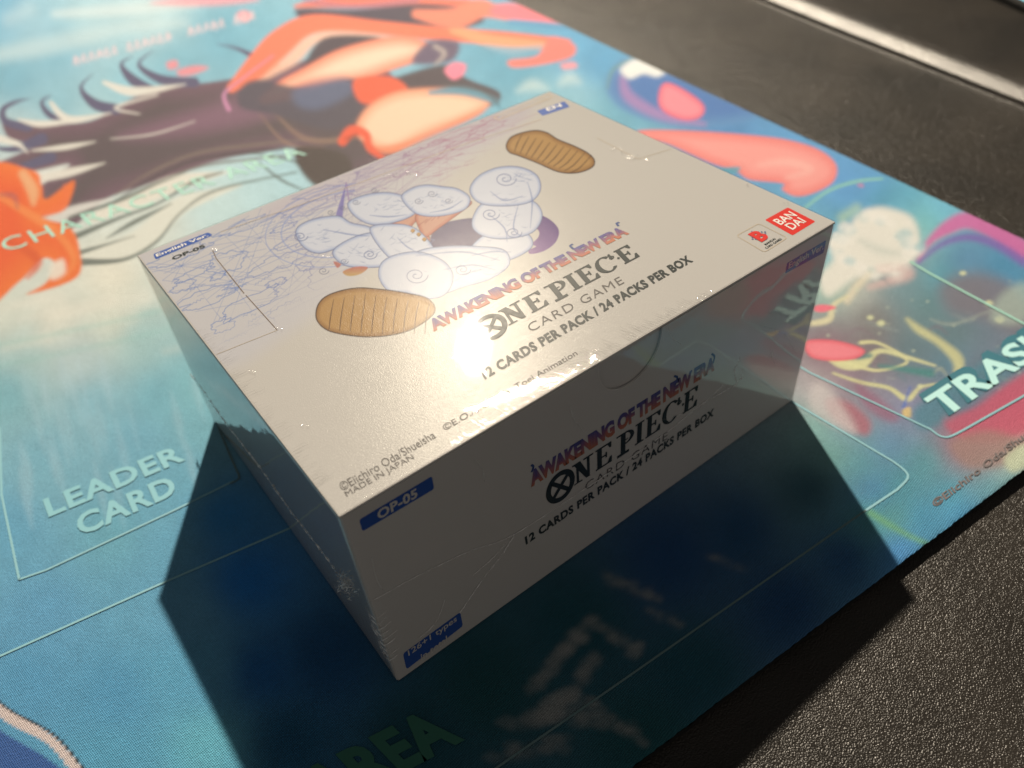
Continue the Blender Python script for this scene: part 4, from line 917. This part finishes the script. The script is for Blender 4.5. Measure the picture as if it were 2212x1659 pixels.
add_grid(rounded(np.stack([np.full_like(uu, x1), lerp(y0, y1, uu), lerp(0.0, z1, zz)], -1)), True)
V = np.concatenate(Vf); F = np.concatenate(Ff)
me = bpy.data.meshes.new('shrink_film'); me.from_pydata(V.tolist(), [], F.tolist())
import bmesh
bm = bmesh.new(); bm.from_mesh(me); bmesh.ops.remove_doubles(bm, verts=bm.verts, dist=1e-6); bmesh.ops.recalc_face_normals(bm, faces=bm.faces); bm.to_mesh(me); bm.free()
me.polygons.foreach_set('use_smooth', np.ones(len(me.polygons), bool)); me.update()
link('shrink_film', me, M_FILM, box)

def tube(name, P, rad, parent, material=M_SEAM, sides=5):
    P = np.array(P); n_ = len(P); V = []; F = []
    for i in range(n_):
        t = P[min(i + 1, n_ - 1)] - P[max(i - 1, 0)]; t = t / (np.linalg.norm(t) + 1e-12); a = np.cross(t, (0.3, 0.5, 0.8)); a /= np.linalg.norm(a); b_ = np.cross(t, a)
        for s_ in range(sides): V.append(P[i] + rad[i] * (a * math.cos(6.283 * s_ / sides) + b_ * math.sin(6.283 * s_ / sides)))
    for i in range(n_ - 1):
        for s_ in range(sides): F.append((i * sides + s_, i * sides + (s_ + 1) % sides, (i + 1) * sides + (s_ + 1) % sides, (i + 1) * sides + s_))
    me = mesh(name, V, F); me.polygons.foreach_set('use_smooth', np.ones(len(F), bool)); return link(name, me, material, parent)
def seam(name, plane, pts, r0, wob, n=60, seed=1, hump=0.0):
    g = random.Random(seed); Q = catmull(pts, max(2, n // (len(pts) - 1))); N_ = np.array(NORM[plane], float); P = []
    for q in Q:
        p = on(plane, q[0] + g.gauss(0, wob), q[1] + g.gauss(0, wob)) + N_ * (fo + 0.00005 + abs(g.gauss(0, hump))); P.append(p)
    return tube(name, P, [r0 * g.uniform(.5, 1.4) for _ in P], box)
seam('film_seam', 'left', [(414, 806), (440, 840), (492, 914), (560, 1002), (626, 1095), (672, 1155), (728, 1229)], 0.00016, 0.5, 150, 2, 0.00005)
seam('film_seam', 'front', [(788, 1302), (830, 1280), (883, 1250), (956, 1214), (1015, 1187), (1097, 1158), (1197, 1096), (1330, 1008), (1440, 930), (1511, 874), (1588, 827), (1602, 795)], 0.00007, 0.35, 200, 3)
seam('film_crease', 'front', [(1110, 1150), (1086, 1190), (1040, 1250), (992, 1320)], 0.00009, 0.5, 50, 4)
seam('film_crease', 'front', [(1090, 1172), (1060, 1205), (1020, 1240)], 0.00007, 0.4, 40, 5)
seam('film_crease', 'front', [(1596, 770), (1584, 800), (1590, 822), (1604, 812)], 0.00012, 0.4, 40, 6)
for i_, P_ in enumerate(([(800, 1200), (812, 1250), (840, 1290)], [(1560, 830), (1500, 880), (1430, 905)], [(1440, 706), (1452, 730), (1470, 742)], [(900, 1380), (940, 1340), (960, 1290)], [(1640, 700), (1690, 720), (1720, 760)], [(1230, 870), (1236, 900), (1260, 930)], [(1020, 990), (1040, 1010), (1044, 1040)])):
    seam('film_crease', 'front', P_, 0.00005, 0.4, 30, 30 + i_)
seam('film_crease', 'front', [(1668, 752), (1664, 770), (1672, 785)], 0.00008, 0.3, 24, 8)
# scrunched film knot at the corner
g = random.Random(12)
for i in range(15):
    x, y = g.uniform(728, 752), g.uniform(1212, 1262); P = []
    vx, vy = g.uniform(2, 5), g.uniform(4, 11)
    for j in range(12):
        x += vx * .35 + g.uniform(-2.5, 2.5); y += vy * .35 + g.uniform(-2, 2)
        P.append(on('left', min(x, 772 + (y - 1240) * .36), y) + np.array((-1, 0, 0)) * (fo + abs(g.gauss(0.0002, 0.0005))))
    tube('film_crinkle', P, [0.00009 * g.uniform(.4, 1.6) for _ in P], box, sides=4)
for i in range(9):                                        # small horizontal folds down the corner edge
    z = H * (0.45 - 0.035 * i); d = 0.0006 + 0.0012 * g.random()
    P = [(-fo - 0.0001, d * 2.5, z + 0.0006), (-fo - 0.00015, d * 1.2, z + 0.0001), (-fo * .6, -fo * .6, z - 0.0001), (d, -fo - 0.0001, z + 0.0002), (d * 2, -fo - .00005, z + 0.0005)]
    tube('film_crinkle', P, [0.00003, 0.00010, 0.00012, 0.00009, 0.00003], box)

# fine gathers of the film: radial pleats along the front top edge and specks at the other corners
def pleats(name, segs, rad, material):
    V = []; F = []
    for P in segs:
        P = np.array(P); n_ = len(P); k0 = len(V)
        for i in range(n_):
            t = P[min(i + 1, n_ - 1)] - P[max(i - 1, 0)]; t /= np.linalg.norm(t) + 1e-12; a = np.cross(t, (0.01, 0.02, 1.0)); a /= np.linalg.norm(a) + 1e-12; b_ = np.cross(a, t)
            w = rad * (0.25 + math.sin(math.pi * i / (n_ - 1)))
            for s_ in range(6): V.append(P[i] + w * (1.6 * a * math.cos(1.0472 * s_) + 0.55 * b_ * math.sin(1.0472 * s_)))
        for i in range(n_ - 1):
            for s_ in range(6): F.append((k0 + i * 6 + s_, k0 + i * 6 + (s_ + 1) % 6, k0 + (i + 1) * 6 + (s_ + 1) % 6, k0 + (i + 1) * 6 + s_))
    me = mesh(name, V, F); me.polygons.foreach_set('use_smooth', np.ones(len(F), bool)); o = link(name, me, material, box); o['kind'] = 'stuff'; return o
def gloss_film():
    mt = bpy.data.materials.new('film_fold'); mt.use_nodes = True; nt = mt.node_tree; nt.nodes.remove(nt.nodes['Principled BSDF'])
    g_ = nt.nodes.new('ShaderNodeBsdfGlossy'); g_.inputs['Roughness'].default_value = 0.10; t_ = nt.nodes.new('ShaderNodeBsdfTransparent'); m_ = nt.nodes.new('ShaderNodeMixShader'); m_.inputs[0].default_value = 0.055
    nt.links.new(t_.outputs[0], m_.inputs[1]); nt.links.new(g_.outputs[0], m_.inputs[2]); nt.links.new(m_.outputs[0], nt.nodes['Material Output'].inputs[0]); return mt
M_FOLD = gloss_film()
gp = random.Random(77); segs = []
x = 0.024
while x < 0.096:
    x += gp.uniform(0.0004, 0.0011)
    if gp.random() < 0.12: x += gp.uniform(0.0, 0.003)
    L_ = gp.uniform(0.0018, 0.0062) * (0.5 + 0.5 * math.sin(math.pi * (x - 0.024) / 0.072)); sx = gp.uniform(-0.5, -0.1)
    segs.append([(x + sx * L_ * t, -fo * 0.3 + L_ * t, H + fo + 0.00001) for t in np.linspace(0, 1, 6)])
pleats('film_pleats', segs, 0.00011, M_FOLD)
segs = []
for (cx, cy, n_, sp) in ((1370, 344, 9, 10), (1340, 325, 5, 8), (868, 372, 9, 16), (840, 380, 5, 10), (1616, 400, 3, 5), (1700, 440, 3, 4), (464, 541, 3, 3), (600, 712, 4, 6), (1284, 757, 4, 4), (1290, 780, 3, 3), (548, 806, 3, 8), (650, 918, 3, 6), (700, 560, 2, 9)):
    for i in range(n_):
        x, y = cx + gp.gauss(0, sp), cy + gp.gauss(0, sp * .35); L_ = gp.uniform(2, 8); p, q = on('top', x, y), on('top', x + gp.uniform(-2, 3), y + L_)
        segs.append([p + (q - p) * t + np.array((0, 0, fo + 0.00002)) for t in np.linspace(0, 1, 5)])
pleats('film_pleats', segs, 0.00014, M_FOLD)
segs = []                                                  # short pleats down the left edge of the top
for i in range(70):
    y = W * gp.uniform(0.08, 0.62); L_ = gp.uniform(0.001, 0.0045); segs.append([(-fo * .2 + L_ * t, y + gp.uniform(-.1, .1) * L_ * t, H + fo) for t in np.linspace(0, 1, 5)])
pleats('film_pleats', segs, 0.00007, M_FOLD)

# the tightly wrapped lid bows up a little in the middle
for o in box.children:
    if o.type != 'MESH' or o.name.startswith('lid_board'): continue
    n_ = len(o.data.vertices); co = np.empty(n_ * 3, np.float32); o.data.vertices.foreach_get('co', co); co = co.reshape(-1, 3)
    up = co[:, 2] > H - 0.0002
    if not up.any(): continue
    bow = 0.0011 * np.sin(math.pi * np.clip(co[:, 0] / U, 0, 1)) * np.sin(math.pi * np.clip(co[:, 1] / W, 0, 1))
    co[:, 2] += np.where(up, bow, 0); o.data.vertices.foreach_set('co', co.ravel()); o.data.update()
